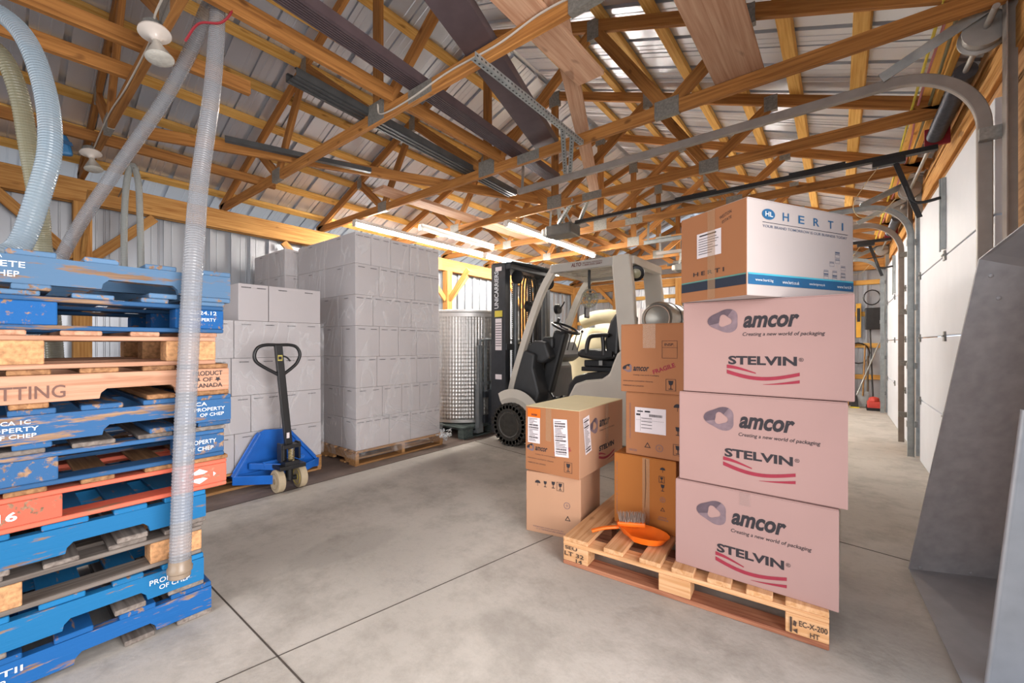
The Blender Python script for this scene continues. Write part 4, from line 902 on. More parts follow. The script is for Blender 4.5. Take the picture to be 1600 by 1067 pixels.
# wheels
def tyre(x, y, r, w_, lab=None):
    prof = [(r*.60, 0), (r*.92, .0), (r, w_*.14), (r, w_*.86), (r*.92, w_), (r*.60, w_)]
    t_ = put('wheel', MB().lathe((x, y, r), (0, 1, 0), prof, 40), RUBBER, fo, smooth=True)
    lg = MB()
    for k in range(26):
        a = 2*math.pi*k/26; c, s_ = math.cos(a), math.sin(a); tn = Vector((-s_, 0, c)); rd = Vector((c, 0, s_)); p = Vector((x, y, r))+rd*(r+.002)
        lg.obox(p+Vector((0, w_*.02, 0)), p+Vector((0, w_*.98, 0)), .03, .014, up=tuple(tn)) if False else lg.obox(p-rd*.03+Vector((0, .0, 0)), p-rd*.03+Vector((0, w_, 0)), .034, .062, up=tuple(tn))
    put('tread_lugs', lg, RUBBER, t_)
    put('wheel_rim', MB().lathe((x, y-.004, r), (0, 1, 0), [(.02, .03), (.05, .025), (.055, .05), (r*.40, .045), (r*.50, .01), (r*.60, -.003), (r*.62, .006), (r*.62, .03)], 32), plain('rim_grey', '5C5A56', .5, .3, .2, 10), t_, smooth=True)
for y in (3.70, 4.72): tyre(-2.97, y, .245, .2)
for y in (3.84, 4.60): tyre(-1.35, y, .22, .18)
put('fender', MB().tube([(-2.97+.33*math.cos(R(a)), 3.79, .22+.33*math.sin(R(a))) for a in range(20, 125, 8)], .02, 4, squash=5) , BEI, fo)
# lights, mirror, fan, tank
wl = put('work_light', MB().lathe((-1.57, 3.98, 1.88), (.3, -1, -.35), [(.035, -.05), (.07, -.04), (.078, 0), (.078, .035), (.07, .04)], 20).obox((-1.6, 4.02, 2.02), (-1.58, 4.0, 1.92), .03, .02), BLACK, fo, smooth=True)
put('lamp_lens', MB().lathe((-1.558, 3.94, 1.866), (.3, -1, -.35), [(.048, 0), (.04, .004), (.01, .01)], 20), plain('lens', 'A39F84', .2, 0, .1, 20), wl, smooth=True)
for y, x in ((3.95, -2.86), (4.5, -2.8)):
    put('headlight', MB().lathe((x, y, 1.62), (-1, 0, 0), [(.03, -.03), (.06, -.02), (.065, .03), (.05, .035)], 18).tube([(x+.03, y, 1.62), (x+.12, y-.05, 1.7)], .01, 6), BLACK, fo, smooth=True)
fn = MB(); fc = Vector((-2.08, 3.98, 1.66)); fa = Vector((0.15, -1, -.1)).normalized()
for rr in (.03, .06, .09, .10): fn.tube([fc+fa*.02+Vector((rr*math.cos(2*math.pi*k/24), 0, rr*math.sin(2*math.pi*k/24))) for k in range(25)], .0035, 5)
for k in range(20): a = 2*math.pi*k/20; d = Vector((math.cos(a), 0, math.sin(a))); fn.tube([fc+fa*.03+d*.015, fc+fa*.02+d*.07, fc+d*.095, fc-fa*.03+d*.09], .003, 4)
f_ = put('fan_cage', fn, plain('fan_grey', '8A8A80', .5), fo)
bl = MB()
for k in range(3):
    a = 2*math.pi*k/3; d = Vector((math.cos(a), 0, math.sin(a))); e = Vector((math.cos(a+.7), 0, math.sin(a+.7))); bl.prism([fc+d*.012, fc+d*.085+fa*.008, fc+(d+e)*.053+fa*.004, fc+e*.085-fa*.004], fa*.004)
bl.lathe(fc-fa*.02, fa, [(.018, 0), (.02, .03), (.01, .045)], 12); put('fan_blades', bl, plain('fan_blade', 'B7B693', .4), f_)
put('fan_bracket', MB().tube([fc-fa*.02, (-2.10, 4.0, 1.80), (-2.10, 4.0, 1.97)], .015, 8), BLACK, fo)
mr_ = put('mirror', MB().box((-2.49, 4.60, 1.50), (-2.47, 4.72, 1.66)), BLACK, fo, bevel=.012); 
flat(Face((-2.4695, 4.61, 1.51), (0, 1, 0)), mr_, [rect(0, 0, .10, .14)], plain('mirror_glass', 'D8DADC', .05, .9), 'mirror_glass', .001)
cu = Vector((-1.36, 4.02, 1.42))
lp = put('gas_bottle', MB().lathe(cu-Vector((0, .06, 0)), (0, 1, 0), [(.02, .035), (.10, .02), (.145, .0), (.16, .03), (.165, .08), (.165, .52), (.14, .60), (.06, .64), (.03, .66)], 36), plain('bottle_steel', '9B978E', .35, .55, .1, 6), fo, smooth=True)
put('bottle_collar', MB().lathe(cu-Vector((0, .075, 0)), (0, 1, 0), [(.118, .0), (.125, 0), (.125, .05), (.118, .05), (.118, 0)], 30, False), plain('copper_tone', 'A58F7D', .4, .4), lp, smooth=True)
for q in (.15, .40): put('bottle_strap', MB().lathe(cu, (0, 1, 0), [(.167, q), (.172, q), (.172, q+.04), (.167, q+.04)], 30, False), BLACK, lp)
put('bottle_cradle', MB().box((-1.5, 4.0, 1.14), (-1.22, 4.6, 1.27)), BLACK, fo, bevel=.01)

# ---------------------------------------------------------------- things at the back
def lump(name, x0, x1, y0, y1, z0, z1, mat, label, cat, seed=1):
    mb = MB(); n, m_ = 20, 14; rnd = random.Random(seed); ph = [rnd.uniform(0, 6) for _ in range(6)]; vs = []
    for j in range(m_+1):
        v = j/m_; zz = z0+(z1-z0)*v; k_ = (1-(max(0, v-.75)/.25)**2*.6)*(.92+.08*math.sin(v*9+ph[0]))
        for i in range(n):
            a = 2*math.pi*i/n; c, s_ = math.cos(a), math.sin(a); sq = 1/max(abs(c), abs(s_))**.7; q = k_*sq*(1+.04*math.sin(3*a+ph[1]+v*5)+.03*math.sin(7*a+ph[2]-v*8))
            vs.append(((x0+x1)/2+(x1-x0)/2*c*q*.95, (y0+y1)/2+(y1-y0)/2*s_*q*.95, zz))
    fs = [(j*n+i, j*n+(i+1) % n, (j+1)*n+(i+1) % n, (j+1)*n+i) for j in range(m_) for i in range(n)]+[tuple(range(n))[::-1], tuple(range(m_*n, m_*n+n))]
    mb.add(vs, fs); return put(name, mb, mat, smooth=True, label=label, cat=cat)
CREAM = plain('cream_fabric', 'CFC3A0', .8, 0, .06, 6, bump=.3)
lump('bulk_bag', -3.35, -2.55, 5.4, 6.2, 0, 1.42, CREAM, 'cream bulk bag slumped behind the forklift seat', 'bulk bag', 2)
put('rolled_cloth', MB().tube(spline([(-3.0, 5.5, 1.50), (-2.8, 5.52, 1.56), (-2.55, 5.55, 1.57), (-2.35, 5.6, 1.5)], 6), .10, 14), CREAM, smooth=True, label='rolled cream cloth lying over the bulk bag behind the forklift', cat='cloth')
mb = MB(); carton_mesh(mb, (-3.3, 6.5, 1.2), (-2.5, 7.1, 1.75)); 
put('storage_crate', MB().box((-3.4, 6.4, 0), (-2.4, 7.2, 1.2)), plain('crate_grey', 'A7A29B', .7), bevel=.02, label='tall grey crate at the back behind the bulk bag', cat='crate')
put('white_carton', mb, GREYC, bevel=.004, label='white carton on the tall crate at the back behind the forklift seat', cat='carton')
sh = thing('shade_lamp', (-1.75, 7.89, 2.2), 'white dish shade lamp hanging beyond the forklift', 'lamp')
put('lamp_shade', MB().lathe((-1.75, 7.89, 2.22), (0, 0, 1), [(.17, 0), (.16, .02), (.07, .06), (.04, .10)], 24), WHITE, sh, smooth=True); put('lamp_socket', MB().cyl((-1.75, 7.89, 2.3), (-1.75, 7.89, 2.42), .05).cyl((-1.75, 7.89, 2.4), (-1.75, 7.89, 2.8), .006), BLACK, sh, smooth=True)
# tools leaning at the far right corner
def tool(name, a, c, r, mat, label, cat, head=None, hm=None):
    t = thing(name, a, label, cat, 'tools leaning at the far right corner'); put('handle', MB().cyl(a, c, r, n=10), mat, t, smooth=True)
    if head: put('head', head, hm or BLACK, t, bevel=.004)
ASH = wood('tool_wood', 'B48C5C', '8A6439')
tool('shovel', (.36, 10.0, .22), (.40, 10.22, 1.15), .014, ASH, 'long-handled shovel with a grey blade leaning on the back wall', 'shovel', MB().prism([(.28, 10.0, .02), (.44, 10.0, .02), (.45, 10.02, .30), (.27, 10.02, .30)], (0, .02, 0)), STEEL)
tool('push_broom', (.50, 9.9, .1), (.47, 10.22, 1.5), .012, BLACK, 'black-handled broom leaning on the back wall', 'broom', MB().box((.40, 9.86, .0), (.60, 9.92, .08)), BLACK)
tool('metal_pole', (.27, 9.8, .25), (.60, 10.2, 1.2), .012, STEEL, 'thin aluminium pole leaning at a slant across the tools', 'pole')
tool('grey_rake', (.43, 10.1, .1), (.44, 10.26, .95), .016, plain('dull_wood', '6F6558', .8), 'short weathered handle standing among the tools', 'rake', MB().box((.38, 10.04, .0), (.50, 10.12, .05)), STEEL)
def coil(c, r, n, label, mat, cat, wob=.02):
    rnd = random.Random(4); P = []
    for k in range(n*16): a = 2*math.pi*k/16; q = r*(1+wob*math.sin(k*.37)); P.append((c[0]+q*math.cos(a), c[1]-.01*(k/16), c[2]+q*math.sin(a)*1.15))
    return put('cable_coil', MB().tube(P, .011, 6), mat, smooth=True, label=label, cat=cat)
coil((.30, 10.32, 1.0), .17, 5, 'big loop of dark hose hanging low on the back wall', BLACK, 'hose')
coil((.50, 10.29, 2.05), .12, 4, 'small coil of black cable hanging high at the far right corner', BLACK, 'cable')
put('black_cabinet', MB().box((.40, 10.14, 1.45), (.66, 10.33, 1.85)), BLACK, bevel=.01, label='black metal box fixed on the back wall by the far bay door', cat='cabinet')
lv_ = thing('spirit_level', (.30, 10.2, 1.05), 'yellow spirit level hanging upright on the back wall', 'spirit level')
put('level_body', MB().box((.27, 10.28, 1.30), (.345, 10.33, 1.95)), plain('level_yellow', 'E0A93C', .5), lv_, bevel=.004); put('level_vial', MB().box((.285, 10.275, 1.6), (.33, 10.28, 1.86)), BLACK, lv_)
RED = plain('red_plastic', 'C8463C', .5, 0, .1, 8)
tr = thing('red_trimmer', (.50, 9.75, 0), 'small red garden machine on the floor in the far corner', 'garden tool')
put('machine_body', MB().box((.41, 9.65, .03), (.60, 9.85, .16)).lathe((.5, 9.72, .16), (0, 0, 1), [(.08, 0), (.07, .06), (.03, .08)], 16), RED, tr, bevel=.01)
put('machine_deck', MB().box((.40, 9.62, .0), (.62, 9.88, .05)), BLACK, tr)
dp = thing('dust_pan', (.24, 9.9, 0), 'black dust pan standing on the floor at the back wall', 'dust pan')
put('pan', MB().prism([(.18, 9.88, 0), (.30, 9.88, 0), (.28, 9.98, .22), (.20, 9.98, .22)], (0, .02, 0)), BLACK, dp); put('pan_edge', MB().box((.17, 9.86, 0), (.31, 9.885, .02)), plain('yellow_edge', 'D5C22F', .5), dp)

# ---------------------------------------------------------------- Euro pallet with cartons
rz = math.atan2(1.983-1.901, -.026+1.153); LQ = 1.13; WQ = .78; HQ = .146
ux = Vector((math.cos(rz), math.sin(rz), 0)); uy = Vector((-math.sin(rz), math.cos(rz), 0)); O = Vector((-1.153, 1.901, 0))
ep = thing('wooden_pallet', tuple(O+ux*LQ/2+uy*WQ/2), 'pale wood pallet under the printed cartons, empty at its left end', 'pallet', rz=rz)
def Q(a, c, z): return O+ux*a+uy*c+Vector((0, 0, z))
for a, w_ in ((.07, .14), (.275, .10), (.455, .10), (.60, .095), (.75, .095), (.90, .095), (1.06, .14)):
    board('top_deck_board', Q(a, 0, .135), Q(a, WQ, .135), .022, w_, EUR, ep)
for c in (.05, WQ/2, WQ-.05):
    board('stringer_board', Q(0, c, .113), Q(LQ, c, .113), .021, .10, EUR, ep)
    board('bottom_deck_board', Q(0, c, .011), Q(LQ, c, .011), .021, .10, EURD, ep)
    for a in (.07, LQ/2, LQ-.07):
        mb = MB(); p = [Q(a-.07, c-.048, .022), Q(a+.07, c-.048, .022), Q(a+.07, c+.048, .022), Q(a-.07, c+.048, .022)]; mb.prism(p, (0, 0, .080))
        put('block', mb, EUR if c < .1 else EURD, ep, bevel=.004)
F = Face(Q(0, 0, 0), tuple(ux)); 
wr(F, ep, 'SEU', .012, .085, .07, .018, plain('burnt_ink', '4B3A30', .9), .02, e=.003); wr(F, ep, 'LT 32', .010, .052, .11, .022, MC['burnt_ink'], .02, e=.003); wr(F, ep, '14', .075, .026, .035, .02, MC['burnt_ink'], .02, e=.003)
wr(F, ep, 'EC-X-200', LQ-.095, .062, .09, .022, MC['burnt_ink'], .02, e=.003); wr(F, ep, 'HT', LQ-.06, .030, .03, .02, MC['burnt_ink'], .02, e=.003)
flat(F, ep, [rect(LQ-.125, .03, LQ-.118, .09), [(LQ-.115, .04), (LQ-.10, .03), (LQ-.10, .05)], [(LQ-.115, .06), (LQ-.105, .056), (LQ-.102, .075), (LQ-.112, .08)]], MC['burnt_ink'], 'printed_mark', .003)

def superring(cx, cy, r, hole, rot=0):
    """rounded-triangle ring of the company mark"""
    out, inn = [], []
    for k in range(36):
        a = 2*math.pi*k/36; q = 1+.13*math.cos(3*(a-rot)); out.append((cx+r*1.12*q*math.cos(a), cy+r*.92*q*math.sin(a)))
        q2 = 1+.16*math.cos(3*(a-rot-.9)); inn.append((cx+.04*r+hole*q2*math.cos(a), cy+hole*q2*math.sin(a)))
    return out, inn
INK2 = plain('grey_ink', '7A666C', .8, 0, .15, 40); INK3 = plain('mid_ink', '5A4A52', .8, 0, .15, 40)
def mark(F, par, cx, cy, r, dark=None):
    o_, i_ = superring(cx, cy, r, r*.47, R(180)); q = ring(o_, i_)
    flat(F, par, q[20:]+q[:6], INK2, 'printed_logo'); flat(F, par, q[6:20], dark or INK3, 'printed_logo')
def swoosh(F, par, u0, v0, w_, h):
    P = []; n = 16
    def band(f0, f1, x0=0, x1=1):
        for k in range(n):
            a, c = x0+(x1-x0)*k/n, x0+(x1-x0)*(k+1)/n
            P.append([(u0+w_*a, v0+h*f0(a)), (u0+w_*c, v0+h*f0(c)), (u0+w_*c, v0+h*f1(c)), (u0+w_*a, v0+h*f1(a))])
    cv = lambda x: -.42*math.sin(math.pi*x)*(1-.1*x)
    band(lambda x: .62+cv(x)*.9-.02, lambda x: .62+cv(x)*.9+.20*(1-.2*x)+.02); band(lambda x: .93+cv(x)*.75*(x/.42)+0*.1, lambda x: 1.0+cv(x)*.75*(x/.42)+.16*(1-x/.42), 0, .42)
    band(lambda x: .18+cv(x)*.45, lambda x: .18+cv(x)*.45+.17*(x-.5)*2+.01, .52, 1)
    flat(F, par, P, INKR, 'printed_swoosh')
def stelvin_front(F, c, lu, lv, su, sv, sc=1):
    """amcor mark and words, then STELVIN with its red swooshes"""
    mark(F, c, lu+.055*sc, lv, .054*sc)
    wr(F, c, 'amcor', lu+.130*sc, lv-.033*sc, .20*sc, .052*sc, INK, .035, .28)
    wr(F, c, 'Creating a new world of packaging', lu+.128*sc, lv-.072*sc, .285*sc, .020*sc, INK, .008, .22)
    wr(F, c, 'STELVIN', su, sv, .25*sc, .038*sc, INK, .036, .0); wr(F, c, '®', su+.256*sc, sv+.018*sc, .016*sc, .016*sc, INK)
    swoosh(F, c, su-.006*sc, sv-.082*sc, .265*sc, .070*sc)
def carton(name, O_, rz_, w_, d_, h_, mat, label, top=None, tape=True, group=None, lift=0):
    """carton with front-left-bottom corner at O_; parts: walls, flaps, tape"""
    O_ = Vector(O_); a = Vector((math.cos(rz_), math.sin(rz_), 0)); c = Vector((-math.sin(rz_), math.cos(rz_), 0))
    t = thing(name, tuple(O_+a*w_/2+c*d_/2), label, 'carton', group, rz=rz_)
    mb = MB(); carton_mesh(mb, (0, 0, 0), (w_, d_, h_-.004)); mb.v = [tuple(O_+a*x+c*y+Vector((0, 0, z))) for x, y, z in mb.v]
    put('carton_walls', mb, mat, t, bevel=.004)
    # top flaps meet along the length, with small folded lips
    for y0, y1 in ((.001, d_/2-.0015), (d_/2+.0015, d_-.001)):
        f = MB(); q = [(.002, y0, h_-.0045), (w_-.002, y0, h_-.0045), (w_-.002, y1, h_-.0045), (.002, y1, h_-.0045)]
        f.prism([O_+a*x+c*y+Vector((0, 0, z)) for x, y, z in q], (0, 0, .004)); put('top_flap', f, top or mat, t, bevel=.001)
    F = {'f': Face(O_, tuple(a)), 'r': Face(O_+a*w_, tuple(c)), 'l': Face(O_+c*d_, tuple(-c)), 't': None}
    return t, F, a, c
TAPE = clear('packing_tape', 'C9A582', .38, .18)
zs = [.146, .541, .952]; hh = [.393, .409, .412]; xo = [-.602, -.588, -.572]; yo = [2.005, 2.015, 2.025]; ww = [.605, .618, .622]
labs = ['pinkish carton printed with red swooshes, lowest of the right column, resting on the pallet', 'pinkish carton printed with red swooshes, middle of the right column', 'pinkish carton printed with red swooshes, top of its three, under the white carton']
for i in range(3):
    t, F, a, c = carton('printed_carton', (xo[i], yo[i], zs[i]), 0, ww[i], .40, hh[i], PINKC, labs[i], group='pinkish printed cartons in the right column')
    fw = F['f']; f = [(.108, .275, .180, .105), (.122, .300, .195, .135), (.120, .322, .192, .130)][i]
    stelvin_front(fw, t, f[0]-.0, f[1], f[2], f[3])
    if i == 0: flat(fw, t, [rect(.27, hh[i]-.06, .31, hh[i]-.004)], clear('pale_tape', 'B59A94', .35, .2), 'packing_tape', .003)
    if i == 0:
        fr_ = F['r']; flat(fr_, t, [rect(.06, .16, .20, .34)], PAPER, 'shipping_label', .003); flat(fr_, t, [rect(.06, .30, .20, .36)], ORANGE, 'orange_label', .004); flat(fr_, t, [rect(.075, .28-.018*k, .18, .285-.018*k) for k in range(6)], INK, 'label_print', .005)
        mark(fr_, t, .28, .14, .04)
# white carton on top, turned
rzh = math.atan2(.6, .341); Oh = Vector((-.283, 1.868, 1.366)); wl_, dl_, hl_ = .685, .345, .393
t, F, a, c = carton('printed_carton', Oh, rzh, wl_, dl_, hl_, WHITEC, 'white and brown carton turned askew on top of the right column', top=WHITEC)
# its brown end face is a kraft panel
k_ = MB(); nn = F['l'].n; q = [F['l'].p(u, v, .0005) for u, v in rect(.001, .001, dl_-.002, hl_-.004)]; k_.prism(q, nn*.0018); put('end_panel', k_, KRAFT, t)
f = F['f']
o_ = [(.165+.0*0+.038*math.cos(2*math.pi*k/28), .335+.022*math.sin(2*math.pi*k/28)) for k in range(28)]
flat(f, t, [[(x-.045, y) for x, y in o_]], INKB, 'printed_logo'); wr(f, t, 'HL', .098, .325, .045, .020, INKW, .02, e=.004)
for k, chx in enumerate('HERTI'): wr(f, t, chx, .205+.098*k, .318, .038 if chx != 'I' else .010, .034, INKB, .01)
flat(f, t, [rect(.085, .300, .64, .302)], INKN, 'printed_line'); wr(f, t, 'YOUR BRAND TOMORROW IS OUR BUSINESS TODAY', .085, .280, .55, .011, plain('slate_ink', '5A6478', .8), .005)
flat(f, t, [rect(.003, .045, wl_-.003, .085)], INKB, 'blue_band'); flat(f, t, [rect(.003, .085, wl_-.003, .092)], plain('cyan_ink', '45A9BE', .7), 'blue_band')
for u, s in ((.04, 'www.herti.bg'), (.20, 'www.herti.co.uk'), (.37, 'www.hertigermany.de'), (.56, 'www.herti.fr')): wr(f, t, s, u, .056, .105, .014, INKW, .006, e=.004)
q = []
for u, v in ((.55, .205), (.55, .18), (.51, .165), (.47, .125), (.47, .105), (.59, .15), (.59, .12), (.53, .125), (.53, .10), (.59, .105)): q.append(rect(u, v, u+.032, v+.003)); q.append(rect(u, v+.006, u+.032, v+.013) if len(q) % 4 == 1 else rect(u, v+.006, u+.032, v+.0075)); q += [rect(u, v-.014, u+.001, v), rect(u+.031, v-.014, u+.032, v), rect(u, v-.014, u+.032, v-.013)]
flat(f, t, q, MC['slate_ink'], 'printed_icons')
f = F['l']; e0 = .0035
flat(f, t, [rect(.003, .045, dl_-.003, .085)], INKN, 'dark_band', e0)
flat(f, t, [rect(.003, .085, dl_-.003, .091)], plain('green_ink', '5E8F83', .8), 'dark_band', e0)
mark(f, t, .165, .325, .030, INK)
flat(f, t, [rect(.095, .19, .225, .30)], PAPER, 'shipping_label', e0); q = [rect(.11, .285, .20, .291)]+[rect(.105, .272-.011*k, .105+random.uniform(.06, .11), .2745-.011*k) for k in range(7)]; flat(f, t, q, INK, 'label_print', .0045)
wr(f, t, 'HERTI', .075, .112, .165, .018, INK, .02, sp=1.5, e=e0+.001); wr(f, t, 'WESTON', .22, .335, .06, .014, INK, 0, .3, .25, e=e0); wr(f, t, 'ESTATE', .23, .315, .05, .012, INK, 0, .3, .25, e=e0)
flat(f, t, [rect(.155, .003, .195, hl_-.005)], TAPE, 'packing_tape', .005)
# middle column
def glass_icon(f, t, u, v, s=1, box=True, m_=None):
    q = []
    if box: q += ring(rect(u, v, u+.05*s, v+.06*s), rect(u+.002, v+.002, u+.05*s-.002, v+.06*s-.002))
    q += [[(u+.012*s, v+.052*s), (u+.016*s, v+.032*s), (u+.024*s, v+.028*s), (u+.034*s, v+.032*s), (u+.038*s, v+.052*s)], rect(u+.023*s, v+.010*s, u+.027*s, v+.030*s), rect(u+.014*s, v+.007*s, u+.036*s, v+.011*s)]
    flat(f, t, q, m_ or INK, 'printed_icon', .003)
def umb_icon(f, t, u, v, s=1):
    q = [[(u+.02*s*math.cos(a), v+.02*s*math.sin(a)) for a in [math.pi*k/10 for k in range(11)]], rect(u-.001, v-.02*s, u+.001, v)]; flat(f, t, q, INK, 'printed_icon', .003)
def tri_icon(f, t, u, v, s=1):
    o_ = [(u+.02*s*math.cos(a), v+.02*s*math.sin(a)) for a in (R(90), R(210), R(330))]; i_ = [(u+.013*s*math.cos(a), v+.013*s*math.sin(a)) for a in (R(90), R(210), R(330))]; flat(f, t, ring(o_, i_), INK, 'printed_icon', .003)
def circ_icon(f, t, u, v, r=.016):
    o_ = [(u+r*math.cos(a*R(20)), v+r*math.sin(a*R(20))) for a in range(18)]; i_ = [(u+r*.85*math.cos(a*R(20)), v+r*.85*math.sin(a*R(20))) for a in range(18)]; flat(f, t, ring(o_, i_)+[rect(u-r*.5, v-.001, u+r*.5, v+.001), rect(u-.001, v-r*.5, u+.001, v+r*.5)], INK2, 'printed_icon', .003)
def label_sheet(f, t, u, v, w_, h, rot=0, blue=False):
    c_, s_ = math.cos(rot), math.sin(rot); tf = lambda P: [(u+x*c_-y*s_, v+x*s_+y*c_) for x, y in P]
    flat(f, t, [tf(rect(0, 0, w_, h))], PAPER, 'shipping_label', .003); q = []; y = h-.012; r_ = random.Random(int(u*999))
    while y > .012:
        if r_.random() < .4:
            x = .1*w_
            while x < w_*.85: l = r_.uniform(.0008, .003); q.append(tf(rect(x, y-.010, x+l, y))); x += l+r_.uniform(.0008, .002)
            y -= .016
        else: q.append(tf(rect(.1*w_, y-.003, w_*r_.uniform(.4, .9), y))); y -= .009
    flat(f, t, q, INK, 'label_print', .004)
def small_print(f, t, u, v, w_, n=2, m_=None):
    for k in range(n):
        pass
t, F, a, c = carton('printed_carton', (-1.018, 2.245, .146), R(2), .345, .345, .40, KRAFT2, 'orange-brown carton, lowest of the middle column behind the dustpan')
f = F['f']
umb_icon(f, t, .275, .345, .7); glass_icon(f, t, .255, .225, .8, False); glass_icon(f, t, .255, .275, .6, True); circ_icon(f, t, .275, .185, .014); tri_icon(f, t, .275, .13, .7); flat(f, t, [rect(.165, .0, .205, .395)], TAPE, 'packing_tape', .003)
flat(f, t, [[(.180, .39), (.183, .39), (.186, .25), (.180, .12), (.178, .12), (.182, .25)]], plain('crease', '5A351C', .9), 'torn_crease', .004)
wr(f, t, 'HANDLE WITH CARE', .02, .05, .30, .006, INK2, 0, 0, R(90)); wr(f, t, 'MADE IN', .255, .085, .04, .007, INK2); wr(f, t, 'FRANCE', .25, .072, .055, .008, INK2)
t, F, a, c = carton('printed_carton', (-.955, 2.262, .547), R(2), .345, .345, .352, KRAFT, 'brown carton with one big white label, middle of the centre column')
f = F['f']; flat(f, t, [rect(.055, .13, .225, .27)], PAPER, 'shipping_label', .003); q = [rect(.068, .245, .10, .252), rect(.11, .245, .14, .254), rect(.062, .225, .085, .235)]
x = .135
while x < .205: l = random.uniform(.001, .003); q.append(rect(x, .222, x+l, .236)); x += l+.0015
q += [rect(.09, .21-.018*k, .15, .213-.018*k) for k in range(4)]+[rect(.06, .2, .215, .2008), rect(.085, .14, .0858, .26)]; flat(f, t, q, INK, 'label_print', .004)
tri_icon(f, t, .125, .06, 1); circ_icon(f, t, .19, .055, .02); umb_icon(f, t, .285, .285, 1); glass_icon(f, t, .262, .13, 1, False); glass_icon(f, t, .262, .03, 1, True); wr(f, t, '18/28', .02, .02, .045, .012, INK2)
wr(f, t, 'ITALIA SPA PACKAGING', .03, .09, .20, .008, INK2, 0, 0, R(90))
t, F, a, c = carton('printed_carton', (-.985, 2.262, .900), R(1), .358, .345, .385, KRAFT, 'brown carton stamped with red slanting word, top of the centre column')
f = F['f']
def small_amcor(f, t, u, v):
    mark(f, t, u+.02, v+.02, .024, INK); wr(f, t, 'amcor', u+.052, v+.005, .09, .025, INK, .03, .28); wr(f, t, 'Creating a new world of packaging', u+.052, v-.022, .145, .009, INK, .005, .2)
small_amcor(f, t, .022, .115); wr(f, t, 'FRAGILE', .19, .105, .125, .024, INKR, .03, 0, R(21)); glass_icon(f, t, .255, .02, 1.05)
wr(f, t, 'www.amcor.com/stelvin closures', .015, .06, .17, .008, INK, .004); wr(f, t, 'FABRIQUE AU CANADA', .015, .032, .12, .008, INK, .01)
flat(f, t, ring(rect(.235, .195, .315, .29), rect(.2365, .1965, .3135, .2885))+[rect(.235, .252, .315, .2535)], INK, 'printed_box', .003); wr(f, t, 'INSP.', .248, .262, .05, .014, INK, .01)
flat(f, t, [rect(.13, .25, .20, .382)], TAPE, 'packing_tape', .003)
# left column, standing on the floor
t, F, a, c = carton('printed_carton', (-1.543, 2.098, 0), R(12), .355, .45, .375, KRAFT3, 'buff carton with handling symbols on the floor, under the labelled carton')
f = F['f']; umb_icon(f, t, .08, .31, .9); glass_icon(f, t, .11, .285, .8, False); glass_icon(f, t, .16, .285, .9, False); glass_icon(f, t, .205, .28, .9, True); circ_icon(f, t, .27, .2, .02); tri_icon(f, t, .275, .12, 1)
wr(f, t, 'ENTREPOSER DANS UN LOCAL SEC', .05, .035, .20, .007, INK2); wr(f, t, 'ET A TEMPERATURE AMBIANTE', .07, .022, .2, .007, INK2)
t, F, a, c = carton('printed_carton', (-1.562, 2.120, .377), R(2), .378, .67, .405, KRAFT3, 'brown carton plastered with white and orange labels beside the pallet', top=CTOP)
# brown end panel at the front as printed
f = F['f']; k_ = MB(); k_.prism([f.p(u, v, .0005) for u, v in rect(.001, .001, .377, .400)], f.n*.0012); put('end_panel', k_, KRAFT, t)
for_ = f; small_amcor(f, t, .02, .125); glass_icon(f, t, .28, .03, 1.05); wr(f, t, 'www.amcor.com/stelvin closures', .015, .075, .19, .009, INK, .004); wr(f, t, 'FABRIQUE AU CANADA', .02, .045, .13, .009, INK, .01); wr(f, t, 'FRAGILE', .215, .12, .12, .022, INKR, .03, 0, R(21))
flat(f, t, [rect(.018, .335, .112, .390)], ORANGE, 'orange_label', .0045); wr(f, t, '3000', .045, .345, .045, .014, INK, .02, e=.006)
label_sheet(f, t, .018, .175, .090, .165); label_sheet(f, t, .215, .115, .095, .225, R(3)); flat(f, t, [rect(.15, .2, .19, .40)], TAPE, 'packing_tape', .003)
f = F['r']; label_sheet(f, t, .075, .130, .085, .225, R(9))
mark(f, t, .20, .285, .05); wr(f, t, 'amcor', .275, .265, .16, .045, INK, .035, .28); wr(f, t, 'Creating a new world of packaging', .275, .235, .24, .014, INK, .006, .2)
wr(f, t, 'STELVIN', .27, .11, .24, .035, INK, .055); swoosh(f, t, .265, .03, .25, .065); flat(f, t, [rect(.36, .15, .41, .40)], TAPE, 'packing_tape', .004)
# dustpan and brush on the pallet
dz = .147
dn = thing('dust_pan', (-.88, 2.10, dz), 'orange plastic dustpan lying on the pallet in front of the cartons', 'dustpan')
pn = MB(); n = 18; vs = []
cen = Vector((-.80, 2.11, dz)); 
for j, (sc_, zz) in enumerate(((.55, .004), (.80, .012), (1.0, .045), (1.03, .05), (.97, .047), (.77, .018), (.53, .009))):
    for k in range(n):
        a_ = 2*math.pi*k/n; x, y = .135*sc_*math.cos(a_), .085*sc_*math.sin(a_)
        vs.append(cen+Vector((x, y, zz+(.02 if math.cos(a_) < -.5 else 0)*sc_)))
fs = [(j*n+k, j*n+(k+1) % n, (j+1)*n+(k+1) % n, (j+1)*n+k) for j in range(6) for k in range(n)]+[tuple(range(n))[::-1], tuple(range(6*n, 7*n))]
pn.add(vs, fs); put('pan', pn, ORANGE, dn, smooth=True)
put('pan_handle', MB().tube(spline([(-.92, 2.08, dz+.05), (-.98, 2.03, dz+.045), (-1.03, 1.99, dz+.03)], 6), .014, 8, squash=.6), ORANGE, dn, smooth=True)
br = thing('hand_brush', (-.86, 2.12, dz+.06), 'hand brush with grey bristles standing in the orange dustpan', 'brush')
put('brush_back', MB().obox((-.93, 2.09, dz+.066), (-.80, 2.15, dz+.07), .022, .04), ORANGE, br, bevel=.006)
bs = MB(); rb = random.Random(2)
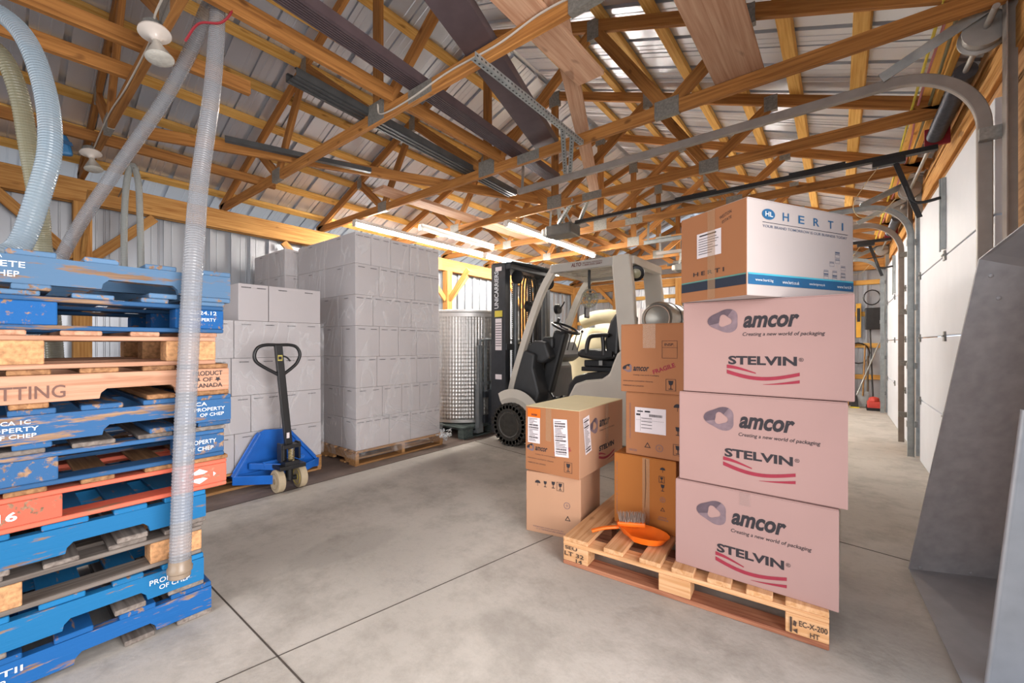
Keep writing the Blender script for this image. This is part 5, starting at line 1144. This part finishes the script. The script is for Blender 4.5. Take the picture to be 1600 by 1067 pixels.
for k in range(130):
    s_ = rb.random(); p = Vector((-.92, 2.095, dz+.075)).lerp(Vector((-.81, 2.145, dz+.078)), s_)+Vector((rb.uniform(-.012, .012), rb.uniform(-.014, .014), 0)); q = p+Vector((rb.uniform(-.012, .012), rb.uniform(-.012, .012), rb.uniform(.045, .058))); bs.cyl(p, q, .0017, .0008, n=4)
put('bristles', bs, plain('bristle_grey', '8C7A6E', .8), br)

# ---------------------------------------------------------------- sheet metal hopper at the right
hp = thing('metal_hopper', (.45, 2.6, 0), 'large grey sheet-metal hopper leaning beside the bay door at the right edge', 'hopper')
SH = plain('hopper_steel', 'A3A1A3', .55, .2, .12, 18); SH2 = plain('hopper_steel_light', 'A9A9AC', .5, .4, .08, 12)  # paler hopper steel; the flange's door light is put into its colour
P1 = Vector((.286, 2.935, .012)); P2 = Vector((.60, 3.07, .012)); P3 = Vector((.609, 2.673, 1.19)); TL = Vector((.451, 2.495, 1.516)); 
nrm = (P2-P1).cross(P3-P1).normalized(); 
def onpl(x, z):  # point of the leaning plane at given x and z
    y = P1.y-((x-P1.x)*nrm.x+(z-P1.z)*nrm.z)/nrm.y; return Vector((x, y, z))
TR = onpl(.69, 1.45); P2 = onpl(.69, .012)
put('back_panel', MB().prism([P1, onpl(.622, .012), onpl(.622, .3), onpl(.69, .55), TR, TL], -nrm*.006 if nrm.y < 0 else nrm*.006), SH, hp)
put('top_flange', MB().prism([TL, TR, Vector((.69, 2.30, 1.66)), Vector((.56, 2.24, 1.64))], (0, .004, .004)), SH2, hp)
put('base_panel', MB().prism([P1, onpl(.622, .012), Vector((.69, 2.9, .012)), Vector((.69, 1.5, .012)), Vector((.358, 1.6, .012))], (0, 0, .004)), SH2, hp)
SA = Vector((.398, 2.10, .018)); SB = Vector((.460, 2.02, .964)); sp_ = MB().prism([SA, SA+Vector((.22, .10, 0)), SB+Vector((.16, .07, .50)), SB+Vector((.07, .12, .45)), SB], (.004, -.006, 0)); put('side_panel', sp_, SH2, hp)
put('edge_roll', MB().tube([SA, SB], .008, 10), SH2, hp, smooth=True)
rv = MB()
for x, z in ((.33, .03), (.52, .03), (.49, 1.45), (.52, 1.36)): p = onpl(x, z); rv.lathe(p, nrm if nrm.y < 0 else -nrm, [(.009, 0), (.008, .003), (.003, .005)], 12)
put('rivet', rv, SH2, hp, smooth=True)
